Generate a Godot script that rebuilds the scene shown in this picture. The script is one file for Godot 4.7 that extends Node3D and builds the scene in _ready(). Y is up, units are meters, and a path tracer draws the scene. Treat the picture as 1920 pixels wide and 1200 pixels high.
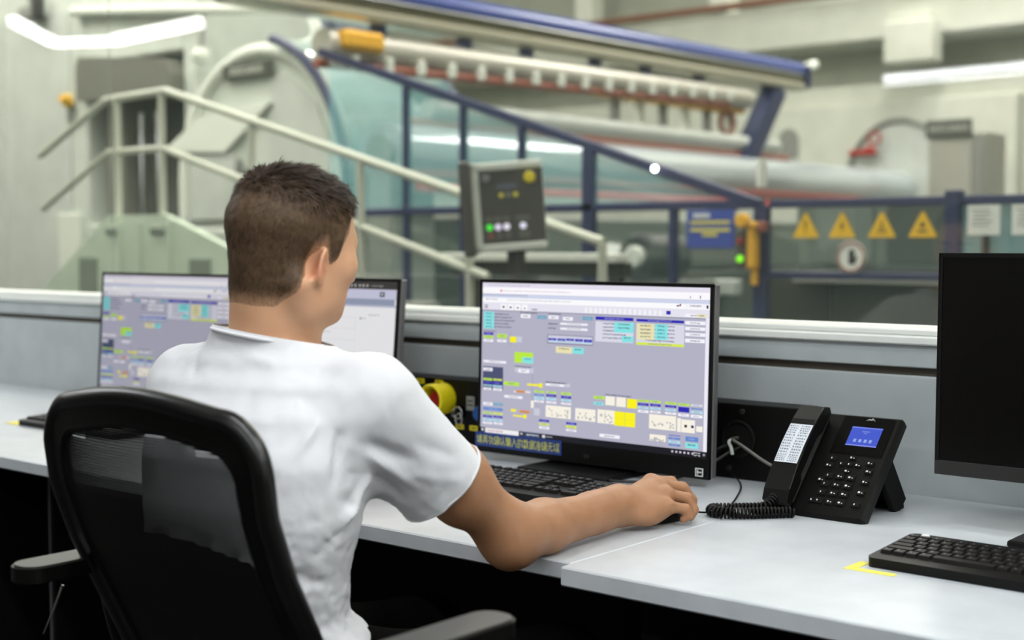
extends Node3D
# A control room: a person at a long desk of monitors, and a factory hall behind the window.
# Units are metres, y is up; the partition with the window runs along x, the hall lies towards -z.

var mats := {}
var rng := RandomNumberGenerator.new()

func _ready() -> void:
	rng.seed = 7
	setup_camera()
	setup_lights()
	make_materials()
	build_room()
	build_hall_shell()
	build_machine()
	build_stairs()
	build_fence()
	build_desks()
	build_monitors()
	build_desk_things()
	build_chair()
	build_person()

# ------------------------------------------------------------------ camera and light
func setup_camera() -> void:
	var cam := Camera3D.new()
	cam.name = "camera"
	var yaw := deg_to_rad(39.9)
	var pitch := deg_to_rad(-3.16)
	cam.transform = Transform3D(Basis.from_euler(Vector3(pitch, yaw, 0.0)), Vector3(0, 1.22, 0))
	var at := CameraAttributesPhysical.new()
	at.frustum_focal_length = 51.4
	at.frustum_focus_distance = 2.3
	at.frustum_near = 0.05
	at.frustum_far = 100.0
	at.exposure_aperture = 3.1
	cam.attributes = at
	cam.fov = 26.29
	cam.near = 0.05
	cam.far = 100.0
	add_child(cam)
	cam.current = true
	var we := WorldEnvironment.new()
	we.name = "environment"
	var e := Environment.new()
	e.background_mode = Environment.BG_COLOR
	e.background_color = Color(0.0, 0.0, 0.0)
	e.tonemap_mode = Environment.TONE_MAPPER_LINEAR
	e.tonemap_exposure = 1.0
	e.sdfgi_enabled = true
	e.ssao_enabled = true
	e.ssil_enabled = true
	we.environment = e
	add_child(we)

const ROOM_GLOW := 18.0
const HALL_GLOW := 17.0

func area(called: String, at: Vector3, turn: float, size: Vector2, glow: float, col: Color) -> void:
	# an area light that shines down; glow is the radiance of its face
	var l := AreaLight3D.new()
	l.name = called
	l.area_size = size
	l.area_normalize_energy = true
	l.light_energy = glow * size.x * size.y / PI
	l.light_color = col
	l.shadow_enabled = true
	l.area_range = 40.0
	l.area_attenuation = 2.0
	l.transform = Transform3D(Basis.from_euler(Vector3(0, turn, 0)) * Basis.from_euler(Vector3(-PI / 2, 0, 0)), at)
	add_child(l, true)

# the lamps of the control room: a straight pendant is [x, z, turn, length]
const ROOM_LAMPS := [[-0.4, -0.7, 0.0, 2.4], [1.0, -1.5, 0.0, 2.4], [-4.3, -0.6, 0.0, 2.4], [-0.6, 1.3, 0.0, 2.4], [2.0, 0.3, 0.0, 1.8], [-6.0, -1.4, 0.0, 1.8], [-4.03, 5.62, 0.09, 1.95]]
const HALL_LAMPS := [[-2.4, -5.2], [-10.9, -4.2], [-4.0, -13.3], [-5.6, -13.3], [-5.5, -4.3], [-9.0, -4.3], [-9.6, -9.0], [-5.2, -8.8], [-12.6, -4.6], [-14.5, -9.5], [1.6, -7.0]]

func setup_lights() -> void:
	for a in ROOM_LAMPS:
		area("room_lamp_light", Vector3(a[0], 2.545, a[1]), a[2], Vector2(a[3], 0.07), ROOM_GLOW * 2.0, Color(0.975, 0.99, 1.0))
	for a in HALL_LAMPS:
		area("hall_lamp_light", Vector3(a[0], 6.26, a[1]), 0.0, Vector2(0.5, 3.0), HALL_GLOW, Color(1.0, 0.995, 0.965))

# ------------------------------------------------------------------ materials
func mat(col: Color, rough := 0.5, metal := 0.0) -> StandardMaterial3D:
	var m := StandardMaterial3D.new()
	m.albedo_color = col
	m.roughness = rough
	m.metallic = metal
	return m

func c8(r: int, g: int, b: int) -> Color:
	return Color(r / 255.0, g / 255.0, b / 255.0)

func noise_tex(freq: float, a: Color, b: Color, seed_: int, size := 256, oct := 4) -> NoiseTexture2D:
	var n := FastNoiseLite.new()
	n.noise_type = FastNoiseLite.TYPE_SIMPLEX_SMOOTH
	n.frequency = freq
	n.fractal_octaves = oct
	n.seed = seed_
	var t := NoiseTexture2D.new()
	t.width = size
	t.height = size
	t.seamless = true
	t.noise = n
	var g := Gradient.new()
	g.set_color(0, a)
	g.set_color(1, b)
	t.color_ramp = g
	return t

func glow(col: Color, power := 1.0) -> StandardMaterial3D:
	var m := mat(Color.BLACK, 0.5)
	m.emission_enabled = true
	m.emission = col
	m.emission_energy_multiplier = power
	return m

func pane(col: Color, alpha: float, rough := 0.02) -> StandardMaterial3D:
	var m := mat(Color(col.r, col.g, col.b, alpha), rough)
	m.transparency = BaseMaterial3D.TRANSPARENCY_ALPHA
	return m

func grained(m: StandardMaterial3D, tex: Texture2D, scale: float) -> StandardMaterial3D:
	m.albedo_texture = tex
	m.uv1_triplanar = true
	m.uv1_world_triplanar = true
	m.uv1_scale = Vector3.ONE * scale
	return m

func make_materials() -> void:
	var soft := noise_tex(0.02, Color(0.93, 0.93, 0.93), Color(1, 1, 1), 3)
	var fine := noise_tex(0.2, Color(0.86, 0.86, 0.86), Color(1, 1, 1), 5)
	mats.desk = grained(mat(c8(199, 204, 209), 0.32), soft, 1.5)
	mats.desk_edge = mat(c8(196, 198, 199), 0.4)
	mats.partition = grained(mat(c8(180, 187, 188), 0.5), soft, 1.1)
	mats.sill = mat(c8(228, 231, 226), 0.4)
	mats.groove = mat(c8(70, 62, 50), 0.5)
	mats.black = mat(c8(9, 8, 7), 0.42)
	mats.black_matt = mat(c8(9, 8, 7), 0.75)
	mats.black_gloss = mat(c8(7, 6, 5), 0.25)
	mats.dark_grey = mat(c8(28, 27, 26), 0.5)
	mats.rim = mat(c8(12, 11, 10), 0.3)
	mats.pad = mat(c8(56, 55, 53), 0.4)
	mats.key = mat(c8(26, 24, 22), 0.45)
	mats.keyboard = mat(c8(12, 11, 10), 0.45)
	mats.silver = mat(c8(120, 118, 120), 0.4, 0.6)
	mats.steel = mat(c8(172, 172, 168), 0.28, 1.0)
	mats.chrome = mat(c8(200, 200, 200), 0.12, 1.0)
	mats.carpet = grained(mat(c8(44, 44, 46), 0.95), fine, 6.0)
	mats.office_wall = grained(mat(c8(206, 207, 198), 0.8), soft, 0.6)
	mats.ceiling = mat(c8(226, 226, 222), 0.9)
	mats.white_print = mat(c8(228, 228, 228), 0.5)
	mats.yellow = mat(c8(232, 214, 20), 0.42)
	mats.yellow_paper = mat(c8(232, 220, 84), 0.7)
	mats.red = mat(c8(150, 22, 20), 0.35)
	mats.blue_button = mat(c8(24, 78, 150), 0.35)
	mats.grey_cable = mat(c8(92, 90, 86), 0.5)
	mats.window = pane(c8(190, 214, 200), 0.022)
	mats.joint = pane(c8(170, 184, 174), 0.1)
	for k in ["black", "black_matt", "black_gloss", "key", "keyboard"]:
		mats[k].metallic_specular = 0.32
	# hall
	mats.cream = grained(mat(c8(210, 213, 200), 0.8), soft, 0.4)
	mats.cream_dark = grained(mat(c8(184, 187, 174), 0.8), soft, 0.4)
	mats.hall_white = mat(c8(222, 224, 212), 0.5)
	mats.hall_grey = grained(mat(c8(202, 209, 200), 0.55), soft, 0.5)
	mats.hall_grey2 = grained(mat(c8(197, 203, 196), 0.5), soft, 0.5)
	mats.hall_light = mat(c8(216, 221, 211), 0.5)
	mats.skirt = grained(mat(c8(206, 222, 200), 0.6), soft, 0.5)
	mats.skirt_dark = mat(c8(128, 138, 124), 0.6)
	mats.mid_grey = mat(c8(134, 136, 130), 0.5)
	mats.hood = mat(c8(108, 108, 99), 0.6)
	mats.dark_hall = grained(mat(c8(48, 53, 45), 0.45), soft, 0.8)
	mats.green_grey = grained(mat(c8(100, 108, 99), 0.4), soft, 0.8)
	mats.concrete = grained(mat(c8(126, 128, 122), 0.55), soft, 0.5)
	mats.navy = mat(c8(36, 42, 82), 0.4)
	mats.beam_blue = mat(c8(66, 80, 148), 0.22)
	mats.slate = mat(c8(96, 102, 120), 0.5)
	mats.beige = mat(c8(190, 186, 166), 0.25, 0.45)
	mats.olive = mat(c8(112, 107, 82), 0.35, 0.2)
	mats.duct = mat(c8(192, 189, 178), 0.35, 0.25)
	mats.rail = mat(c8(196, 200, 184), 0.4)
	mats.roll = mat(c8(205, 213, 218), 0.16, 0.4)
	mats.red_bar = mat(c8(226, 70, 58), 0.5)
	mats.red_valve = mat(c8(168, 38, 28), 0.5)
	mats.red_pipe = mat(c8(146, 84, 66), 0.5)
	mats.brown_pipe = mat(c8(128, 84, 62), 0.5)
	mats.orange = mat(c8(228, 172, 44), 0.5)
	mats.sign_yellow = mat(c8(238, 190, 22), 0.6)
	mats.sign_blue = mat(c8(52, 74, 160), 0.6)
	mats.sign_black = mat(c8(30, 28, 24), 0.6)
	mats.paper = mat(c8(226, 230, 222), 0.7)
	mats.plate = mat(c8(72, 74, 66), 0.5)
	mats.plate_print = mat(c8(176, 178, 168), 0.5)
	mats.teal_glass = pane(c8(160, 222, 230), 0.24, 0.03)
	mats.clear_glass = pane(c8(150, 190, 190), 0.05, 0.03)
	mats.face_dark = mat(c8(74, 70, 64), 0.45)
	mats.door_grey = mat(c8(168, 168, 156), 0.5)
	mats.alcove_steel = mat(c8(150, 152, 148), 0.22, 0.55)

# ------------------------------------------------------------------ mesh building
class MB:
	var v := PackedVector3Array()
	var n := PackedVector3Array()
	var uv := PackedVector2Array()
	var col := PackedColorArray()
	var colored := false

	func tri(a: Vector3, b: Vector3, c: Vector3) -> void:
		# a, b, c anticlockwise seen from outside
		var nn := (b - a).cross(c - a).normalized()
		v.append(a); v.append(c); v.append(b)
		for i in 3:
			n.append(nn)
			uv.append(Vector2.ZERO)

	func trin(a: Vector3, b: Vector3, c: Vector3, na: Vector3, nb: Vector3, nc: Vector3) -> void:
		v.append(a); v.append(c); v.append(b)
		n.append(na); n.append(nc); n.append(nb)
		for i in 3:
			uv.append(Vector2.ZERO)

	func quad(a: Vector3, b: Vector3, c: Vector3, d: Vector3) -> void:
		tri(a, b, c)
		tri(a, c, d)

	func poly_out(p: Array, center: Vector3) -> void:
		var mid := Vector3.ZERO
		for q in p:
			mid += q
		mid /= p.size()
		var nn: Vector3 = (p[1] - p[0]).cross(p[2] - p[0])
		var flip := nn.dot(mid - center) < 0.0
		for i in range(1, p.size() - 1):
			if flip:
				tri(p[0], p[i + 1], p[i])
			else:
				tri(p[0], p[i], p[i + 1])

	func box(c: Vector3, s: Vector3, bevel := 0.0, b := Basis.IDENTITY) -> MB:
		var h := s / 2.0
		var r: float = min(bevel, min(h.x, min(h.y, h.z)) * 0.95)
		if r <= 0.0:
			var k := []
			for i in 8:
				k.append(c + b * Vector3(h.x if i & 1 else -h.x, h.y if i & 2 else -h.y, h.z if i & 4 else -h.z))
			for f in [[0, 1, 3, 2], [4, 5, 7, 6], [0, 1, 5, 4], [2, 3, 7, 6], [0, 2, 6, 4], [1, 3, 7, 5]]:
				poly_out([k[f[0]], k[f[1]], k[f[2]], k[f[3]]], c)
			return self
		var X := []
		var Y := []
		var Z := []
		for i in 8:
			var sg := Vector3(1 if i & 1 else -1, 1 if i & 2 else -1, 1 if i & 4 else -1)
			X.append(c + b * (sg * Vector3(h.x, h.y - r, h.z - r)))
			Y.append(c + b * (sg * Vector3(h.x - r, h.y, h.z - r)))
			Z.append(c + b * (sg * Vector3(h.x - r, h.y - r, h.z)))
		poly_out([X[1], X[3], X[7], X[5]], c)
		poly_out([X[0], X[2], X[6], X[4]], c)
		poly_out([Y[2], Y[3], Y[7], Y[6]], c)
		poly_out([Y[0], Y[1], Y[5], Y[4]], c)
		poly_out([Z[4], Z[5], Z[7], Z[6]], c)
		poly_out([Z[0], Z[1], Z[3], Z[2]], c)
		for i in 8:
			poly_out([X[i], Y[i], Z[i]], c)
		for i in [0, 2, 4, 6]:
			poly_out([Y[i], Y[i + 1], Z[i + 1], Z[i]], c)
		for i in [0, 1, 4, 5]:
			poly_out([X[i], X[i + 2], Z[i + 2], Z[i]], c)
		for i in [0, 1, 2, 3]:
			poly_out([X[i], X[i + 4], Y[i + 4], Y[i]], c)
		return self

	func span(lo: Vector3, hi: Vector3, bevel := 0.0) -> MB:
		return box((lo + hi) / 2.0, (hi - lo).abs(), bevel)

	func tube(p: Array, rad, seg := 10, closed := false, squash := 1.0) -> MB:
		var m := p.size()
		var rings := []
		var norms := []
		var side := Vector3.ZERO
		for i in m:
			var t: Vector3
			if closed:
				t = (p[(i + 1) % m] - p[(i + m - 1) % m]).normalized()
			else:
				t = (p[min(i + 1, m - 1)] - p[max(i - 1, 0)]).normalized()
			if i == 0:
				side = t.cross(Vector3.UP if abs(t.y) < 0.9 else Vector3.RIGHT).normalized()
			else:
				side = (side - t * side.dot(t)).normalized()
			var up := t.cross(side).normalized()
			var r: float = rad[i] if rad is Array else rad
			var ring := []
			var nr := []
			for k in seg:
				var a := TAU * k / seg
				var d := side * cos(a) + up * (sin(a) * squash)
				ring.append(p[i] + d * r)
				nr.append((side * cos(a) * squash + up * sin(a)).normalized())
			rings.append(ring)
			norms.append(nr)
		for i in (m if closed else m - 1):
			var j := (i + 1) % m
			for k in seg:
				var l := (k + 1) % seg
				trin(rings[i][k], rings[i][l], rings[j][l], norms[i][k], norms[i][l], norms[j][l])
				trin(rings[i][k], rings[j][l], rings[j][k], norms[i][k], norms[j][l], norms[j][k])
		if not closed:
			for k in seg:
				var l := (k + 1) % seg
				tri(p[0], rings[0][l], rings[0][k])
				tri(p[m - 1], rings[m - 1][k], rings[m - 1][l])
		return self

	func rod(a: Vector3, b: Vector3, r: float, seg := 10) -> MB:
		return tube([a, b], r, seg)

	func bar(a: Vector3, b: Vector3, w: float, h: float, up := Vector3.UP, bevel := 0.0) -> MB:
		# a rectangular bar from a to b; h along up, w across
		var t := (b - a).normalized()
		var s := t.cross(up).normalized()
		var u := s.cross(t)
		return box((a + b) / 2.0, Vector3(w, h, a.distance_to(b)), bevel, Basis(s, u, -t))

	func lathe(prof: Array, xf: Transform3D, seg := 24) -> MB:
		# prof: Vector2(radius, height) from bottom to top along the local y
		for i in prof.size() - 1:
			var a: Vector2 = prof[i]
			var b: Vector2 = prof[i + 1]
			var d := (b - a).normalized()
			for k in seg:
				var t0 := TAU * k / seg
				var t1 := TAU * (k + 1) / seg
				var e0 := Vector3(cos(t0), 0, -sin(t0))
				var e1 := Vector3(cos(t1), 0, -sin(t1))
				var n0 := (xf.basis * (e0 * d.y + Vector3.UP * -d.x)).normalized()
				var n1 := (xf.basis * (e1 * d.y + Vector3.UP * -d.x)).normalized()
				var p00 := xf * (e0 * a.x + Vector3.UP * a.y)
				var p10 := xf * (e1 * a.x + Vector3.UP * a.y)
				var p01 := xf * (e0 * b.x + Vector3.UP * b.y)
				var p11 := xf * (e1 * b.x + Vector3.UP * b.y)
				if a.x > 1e-6:
					trin(p00, p10, p11, n0, n1, n1)
				if b.x > 1e-6:
					trin(p00, p11, p01, n0, n1, n0)
		return self

	func disc(c: Vector3, axis: Vector3, r: float, depth: float, seg := 24) -> MB:
		var y := axis.normalized()
		var x := y.cross(Vector3.UP if abs(y.y) < 0.9 else Vector3.RIGHT).normalized()
		var bev: float = min(depth * 0.25, r * 0.15)
		return lathe([Vector2(0, 0), Vector2(r, 0), Vector2(r, depth - bev), Vector2(r - bev, depth), Vector2(0, depth)], Transform3D(Basis(x, y, x.cross(y)), c), seg)

	func prism(poly: Array, xf: Transform3D, depth: float) -> MB:
		# poly in the local xy plane, extruded from z = 0 to z = depth
		var pts := PackedVector2Array(poly)
		if Geometry2D.is_polygon_clockwise(pts):
			pts.reverse()
		var ix := Geometry2D.triangulate_polygon(pts)
		for i in range(0, ix.size(), 3):
			var a := pts[ix[i]]
			var b := pts[ix[i + 1]]
			var c := pts[ix[i + 2]]
			if (b - a).cross(c - a) < 0.0:
				var s := b
				b = c
				c = s
			tri(xf * Vector3(a.x, a.y, depth), xf * Vector3(b.x, b.y, depth), xf * Vector3(c.x, c.y, depth))
			tri(xf * Vector3(a.x, a.y, 0), xf * Vector3(c.x, c.y, 0), xf * Vector3(b.x, b.y, 0))
		for i in pts.size():
			var a := pts[i]
			var b := pts[(i + 1) % pts.size()]
			quad(xf * Vector3(a.x, a.y, 0), xf * Vector3(b.x, b.y, 0), xf * Vector3(b.x, b.y, depth), xf * Vector3(a.x, a.y, depth))
		return self

	func grid(f: Callable, nu: int, nv: int) -> MB:
		# a smooth sheet through f(u, v), u and v in 0..1
		var p := []
		for i in nu + 1:
			var row := []
			for j in nv + 1:
				row.append(f.call(float(i) / nu, float(j) / nv))
			p.append(row)
		var nn := []
		for i in nu + 1:
			var row := []
			for j in nv + 1:
				var du: Vector3 = p[min(i + 1, nu)][j] - p[max(i - 1, 0)][j]
				var dv: Vector3 = p[i][min(j + 1, nv)] - p[i][max(j - 1, 0)]
				row.append(du.cross(dv).normalized())
			nn.append(row)
		for i in nu:
			for j in nv:
				trin(p[i][j], p[i + 1][j], p[i + 1][j + 1], nn[i][j], nn[i + 1][j], nn[i + 1][j + 1])
				trin(p[i][j], p[i + 1][j + 1], p[i][j + 1], nn[i][j], nn[i + 1][j + 1], nn[i][j + 1])
		return self

	func face(a: Vector3, b: Vector3, c: Vector3, d: Vector3) -> MB:
		# one picture-bearing quad: a top left, b top right, c bottom right, d bottom left
		var nn := (d - a).cross(b - a).normalized()
		var q := [a, b, c, a, c, d]
		var t := [Vector2(0, 0), Vector2(1, 0), Vector2(1, 1), Vector2(0, 0), Vector2(1, 1), Vector2(0, 1)]
		for i in 6:
			v.append(q[i])
			n.append(nn)
			uv.append(t[i])
		return self

	func mesh() -> ArrayMesh:
		var a := []
		a.resize(Mesh.ARRAY_MAX)
		a[Mesh.ARRAY_VERTEX] = v
		a[Mesh.ARRAY_NORMAL] = n
		a[Mesh.ARRAY_TEX_UV] = uv
		if colored:
			a[Mesh.ARRAY_COLOR] = col
		var m := ArrayMesh.new()
		m.add_surface_from_arrays(Mesh.PRIMITIVE_TRIANGLES, a)
		return m

# ------------------------------------------------------------------ scene tree helpers
var taken := {}

func numbered(called: String) -> String:
	var k: int = taken.get(called, 0)
	taken[called] = k + 1
	return called if k == 0 else "%s_%03d" % [called, k]

func tag(o: Node, label: String, category: String, group := "") -> Node:
	o.set_meta("label", label)
	o.set_meta("category", category)
	if group:
		o.set_meta("group", group)
	return o

func thing(called: String, label: String, category: String, at := Vector3.ZERO, turn := 0.0, group := "") -> Node3D:
	var o := Node3D.new()
	o.name = numbered(called)
	o.position = at
	o.rotation.y = turn
	add_child(o)
	tag(o, label, category, group)
	return o

func part(called: String, mb: MB, m: Material, parent: Node3D, world := true) -> MeshInstance3D:
	# world: the shape is given in scene coordinates, not in those of its parent
	var o := MeshInstance3D.new()
	o.name = called
	o.mesh = mb.mesh()
	o.material_override = m
	if world:
		var t := Transform3D()
		var q: Node = parent
		while q != self:
			t = (q as Node3D).transform * t
			q = q.get_parent()
		o.transform = t.affine_inverse()
	parent.add_child(o, true)
	return o

func solo(called: String, mb: MB, m: Material, label: String, category: String, group := "") -> MeshInstance3D:
	var o := MeshInstance3D.new()
	o.name = numbered(called)
	o.mesh = mb.mesh()
	o.material_override = m
	add_child(o)
	tag(o, label, category, group)
	return o

func struct(called: String, mb: MB, m: Material) -> MeshInstance3D:
	var o := MeshInstance3D.new()
	o.name = numbered(called)
	o.mesh = mb.mesh()
	o.material_override = m
	o.set_meta("kind", "structure")
	add_child(o)
	return o

func V(x: float, y: float, z: float) -> Vector3:
	return Vector3(x, y, z)

func arc(c: Vector3, x: Vector3, y: Vector3, a0: float, a1: float, k: int) -> Array:
	var p := []
	for i in k + 1:
		var a := lerpf(a0, a1, float(i) / k)
		p.append(c + x * cos(a) + y * sin(a))
	return p

# ------------------------------------------------------------------ the control room
func build_room() -> void:
	struct("floor", MB.new().span(V(-18.2, -0.2, -16.2), V(5.2, 0.0, 8.2)), mats.carpet)
	struct("ceiling", MB.new().span(V(-11.2, 2.95, -2.6), V(3.2, 3.15, 8.2)), mats.ceiling)
	struct("wall_left", MB.new().span(V(-11.2, 0, -2.6), V(-11.0, 2.95, 8.2)), mats.office_wall)
	struct("wall_right", MB.new().span(V(3.0, 0, -2.6), V(3.2, 2.95, 8.2)), mats.office_wall)
	struct("wall_back", MB.new().span(V(-11.0, 0, 8.0), V(3.0, 2.95, 8.2)), mats.office_wall)
	var w := struct("wall_front", MB.new().span(V(-11.0, 0, -2.62), V(3.0, 1.028, -2.515)), mats.groove)
	part("lower_panel", MB.new().span(V(-11.0, 0.0, -2.53), V(3.0, 0.968, -2.5), 0.002), mats.partition, w)
	part("upper_panel", MB.new().span(V(-11.0, 0.984, -2.53), V(3.0, 1.028, -2.5), 0.002), mats.partition, w)
	var s := struct("trim_1", MB.new().span(V(-11.0, 1.028, -2.64), V(3.0, 1.045, -2.488), 0.003), mats.sill)
	part("upper_ledge", MB.new().span(V(-11.0, 1.045, -2.64), V(3.0, 1.058, -2.498), 0.003), mats.sill, s)
	struct("trim_2", MB.new().span(V(-11.0, 2.85, -2.6), V(3.0, 2.95, -2.5)), mats.sill)
	# the window: large panes butted together, with a joint of sealant between them
	var cuts := [-11.0, -6.3, -3.81, 0.9, 3.0]
	for i in cuts.size() - 1:
		var p := struct("window_%d" % (i + 1), MB.new().span(V(cuts[i] + 0.0004, 1.058, -2.562), V(cuts[i + 1] - 0.0004, 2.85, -2.55)), mats.window)
		if i:
			part("joint", MB.new().span(V(cuts[i] - 0.0004, 1.058, -2.562), V(cuts[i] + 0.0004, 2.85, -2.55)), mats.joint, p)
	# pendant lamps
	for i in ROOM_LAMPS.size():
		var a: Array = ROOM_LAMPS[i]
		var far: bool = a[1] > 4.0
		var t := thing("pendant_lamp", "long straight white pendant lamp mirrored in the window at the upper right" if far else "long straight white pendant lamp over the desks, out of the picture", "lamp", V(a[0], 2.55, a[1]), a[2], "" if far else "pendant lamps over the desks")
		part("diffuser", MB.new().box(V(0, 0.05, 0), V(a[3], 0.042, 0.06), 0.006), glow(Color(0.985, 0.995, 1.0), ROOM_GLOW), t, false)
		for s2 in [-1, 1]:
			part("suspension_wire", MB.new().rod(V(s2 * a[3] * 0.4, 0.09, 0), V(s2 * a[3] * 0.4, 0.4, 0), 0.003, 6), mats.silver, t, false)
	var zig := thing("zigzag_pendant_lamp", "bent white pendant lamp mirrored in the window above the stairs", "lamp", V(-8.0, 2.55, 0.1))
	var zp := [V(-7.79, 2.6, -0.56), V(-8.44, 2.6, 0.13), V(-8.06, 2.6, 0.33), V(-7.0, 2.6, 0.24)]
	for i in 3:
		var d: Vector3 = (zp[i + 1] - zp[i])
		part("diffuser", MB.new().bar(zp[i], zp[i + 1], 0.05, 0.032 if i < 2 else 0.058), glow(Color(1.0, 0.99, 0.98), ROOM_GLOW), zig)
		area("zigzag_lamp_light", (zp[i] + zp[i + 1]) / 2.0 + V(0, -0.034, 0), atan2(-d.z, d.x), Vector2(d.length(), 0.07), ROOM_GLOW, Color(1.0, 0.985, 0.97))
	for i in 4:
		part("suspension_wire", MB.new().rod(zp[i] + V(0, 0.03, 0), zp[i] + V(0, 0.35, 0), 0.003, 6), mats.silver, zig)

# ------------------------------------------------------------------ the hall
func build_hall_shell() -> void:
	struct("wall_hall_back", MB.new().span(V(-18.0, 0, -15.6), V(5.0, 7.0, -15.4)), mats.cream_dark)
	struct("wall_hall_left", MB.new().span(V(-18.2, 0, -16.2), V(-18.0, 7.0, -2.6)), mats.cream)
	struct("wall_hall_right", MB.new().span(V(5.0, 0, -16.2), V(5.2, 7.0, -2.6)), mats.cream)
	struct("wall_hall_front", MB.new().span(V(-18.0, 2.95, -2.6), V(5.0, 7.0, -2.5)), mats.cream)
	struct("ceiling_hall", MB.new().span(V(-18.2, 7.0, -16.2), V(5.2, 7.2, -2.4)), mats.cream)
	struct("trim_3", MB.new().span(V(-18.0, 0, -15.4), V(5.0, 3.07, -14.9), 0.01), mats.cream)
	struct("trim_4", MB.new().span(V(-18.0, 3.53, -15.4), V(5.0, 4.02, -14.6), 0.02), mats.cream)
	for x in [-11.0, -8.93, -2.0]:
		struct("column", MB.new().box(V(x, 5.26, -14.75), V(0.28, 3.48, 0.28), 0.02), mats.hall_white)
	solo("junction_box", MB.new().box(V(-6.38, 3.44, -14.5), V(0.56, 0.46, 0.3), 0.02).box(V(-6.38, 3.7, -14.5), V(0.46, 0.1, 0.24), 0.01), mats.cream, "cream box mounted under the wall beam above the far lamp reflection", "box")
	solo("wall_pipe", MB.new().rod(V(-16.0, 4.08, -14.5), V(3.0, 4.08, -14.5), 0.045), mats.brown_pipe, "thin brown pipe running along the top of the back wall beam", "pipe")
	for i in HALL_LAMPS.size():
		var a: Array = HALL_LAMPS[i]
		var t := thing("ceiling_lamp", "long hall lamp under the high ceiling, above the picture", "lamp", V(a[0], 6.27, a[1]), 0.0, "hall ceiling lamps")
		part("diffuser", MB.new().box(V(0, 0.02, 0), V(0.5, 0.04, 3.0)), glow(Color(1.0, 0.985, 0.93), HALL_GLOW), t, false)
		part("housing", MB.new().box(V(0, 0.09, 0), V(0.54, 0.09, 3.04), 0.01), mats.hall_white, t, false)
		part("hanger", MB.new().rod(V(0, 0.12, -1.2), V(0, 0.73, -1.2), 0.01, 6), mats.silver, t, false)
		part("hanger", MB.new().rod(V(0, 0.12, 1.2), V(0, 0.73, 1.2), 0.01, 6), mats.silver, t, false)

func arch_poly(hw: float, straight: float, top: float, k := 24) -> Array:
	var p := [Vector2(-hw, 0), Vector2(hw, 0)]
	for i in k + 1:
		var a := PI * i / k
		p.append(Vector2(hw * cos(a), straight + (top - straight) * sin(a)))
	return p

func label_plate(called: String, text: String, c: Vector3, size: Vector2, turn: float, label: String) -> void:
	var t := thing(called, label, "sign", c, turn)
	part("backing", MB.new().box(Vector3.ZERO, V(size.x, size.y, 0.02), 0.003), mats.plate, t, false)
	var tm := TextMesh.new()
	tm.text = text
	tm.depth = 0.004
	tm.font_size = 32
	var f := SystemFont.new()
	f.font_names = PackedStringArray(["Droid Sans"])
	f.font_weight = 700
	tm.font = f
	tm.pixel_size = 0.002
	var o := MeshInstance3D.new()
	o.name = "lettering"
	o.mesh = tm
	o.material_override = mats.plate_print
	var bb := tm.get_aabb().size
	var k: float = min(size.x * 0.86 / max(bb.x, 0.001), size.y * 0.62 / max(bb.y, 0.001))
	o.scale = V(k, k, 1)
	o.position = V(0, 0, 0.012)
	t.add_child(o)

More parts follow.
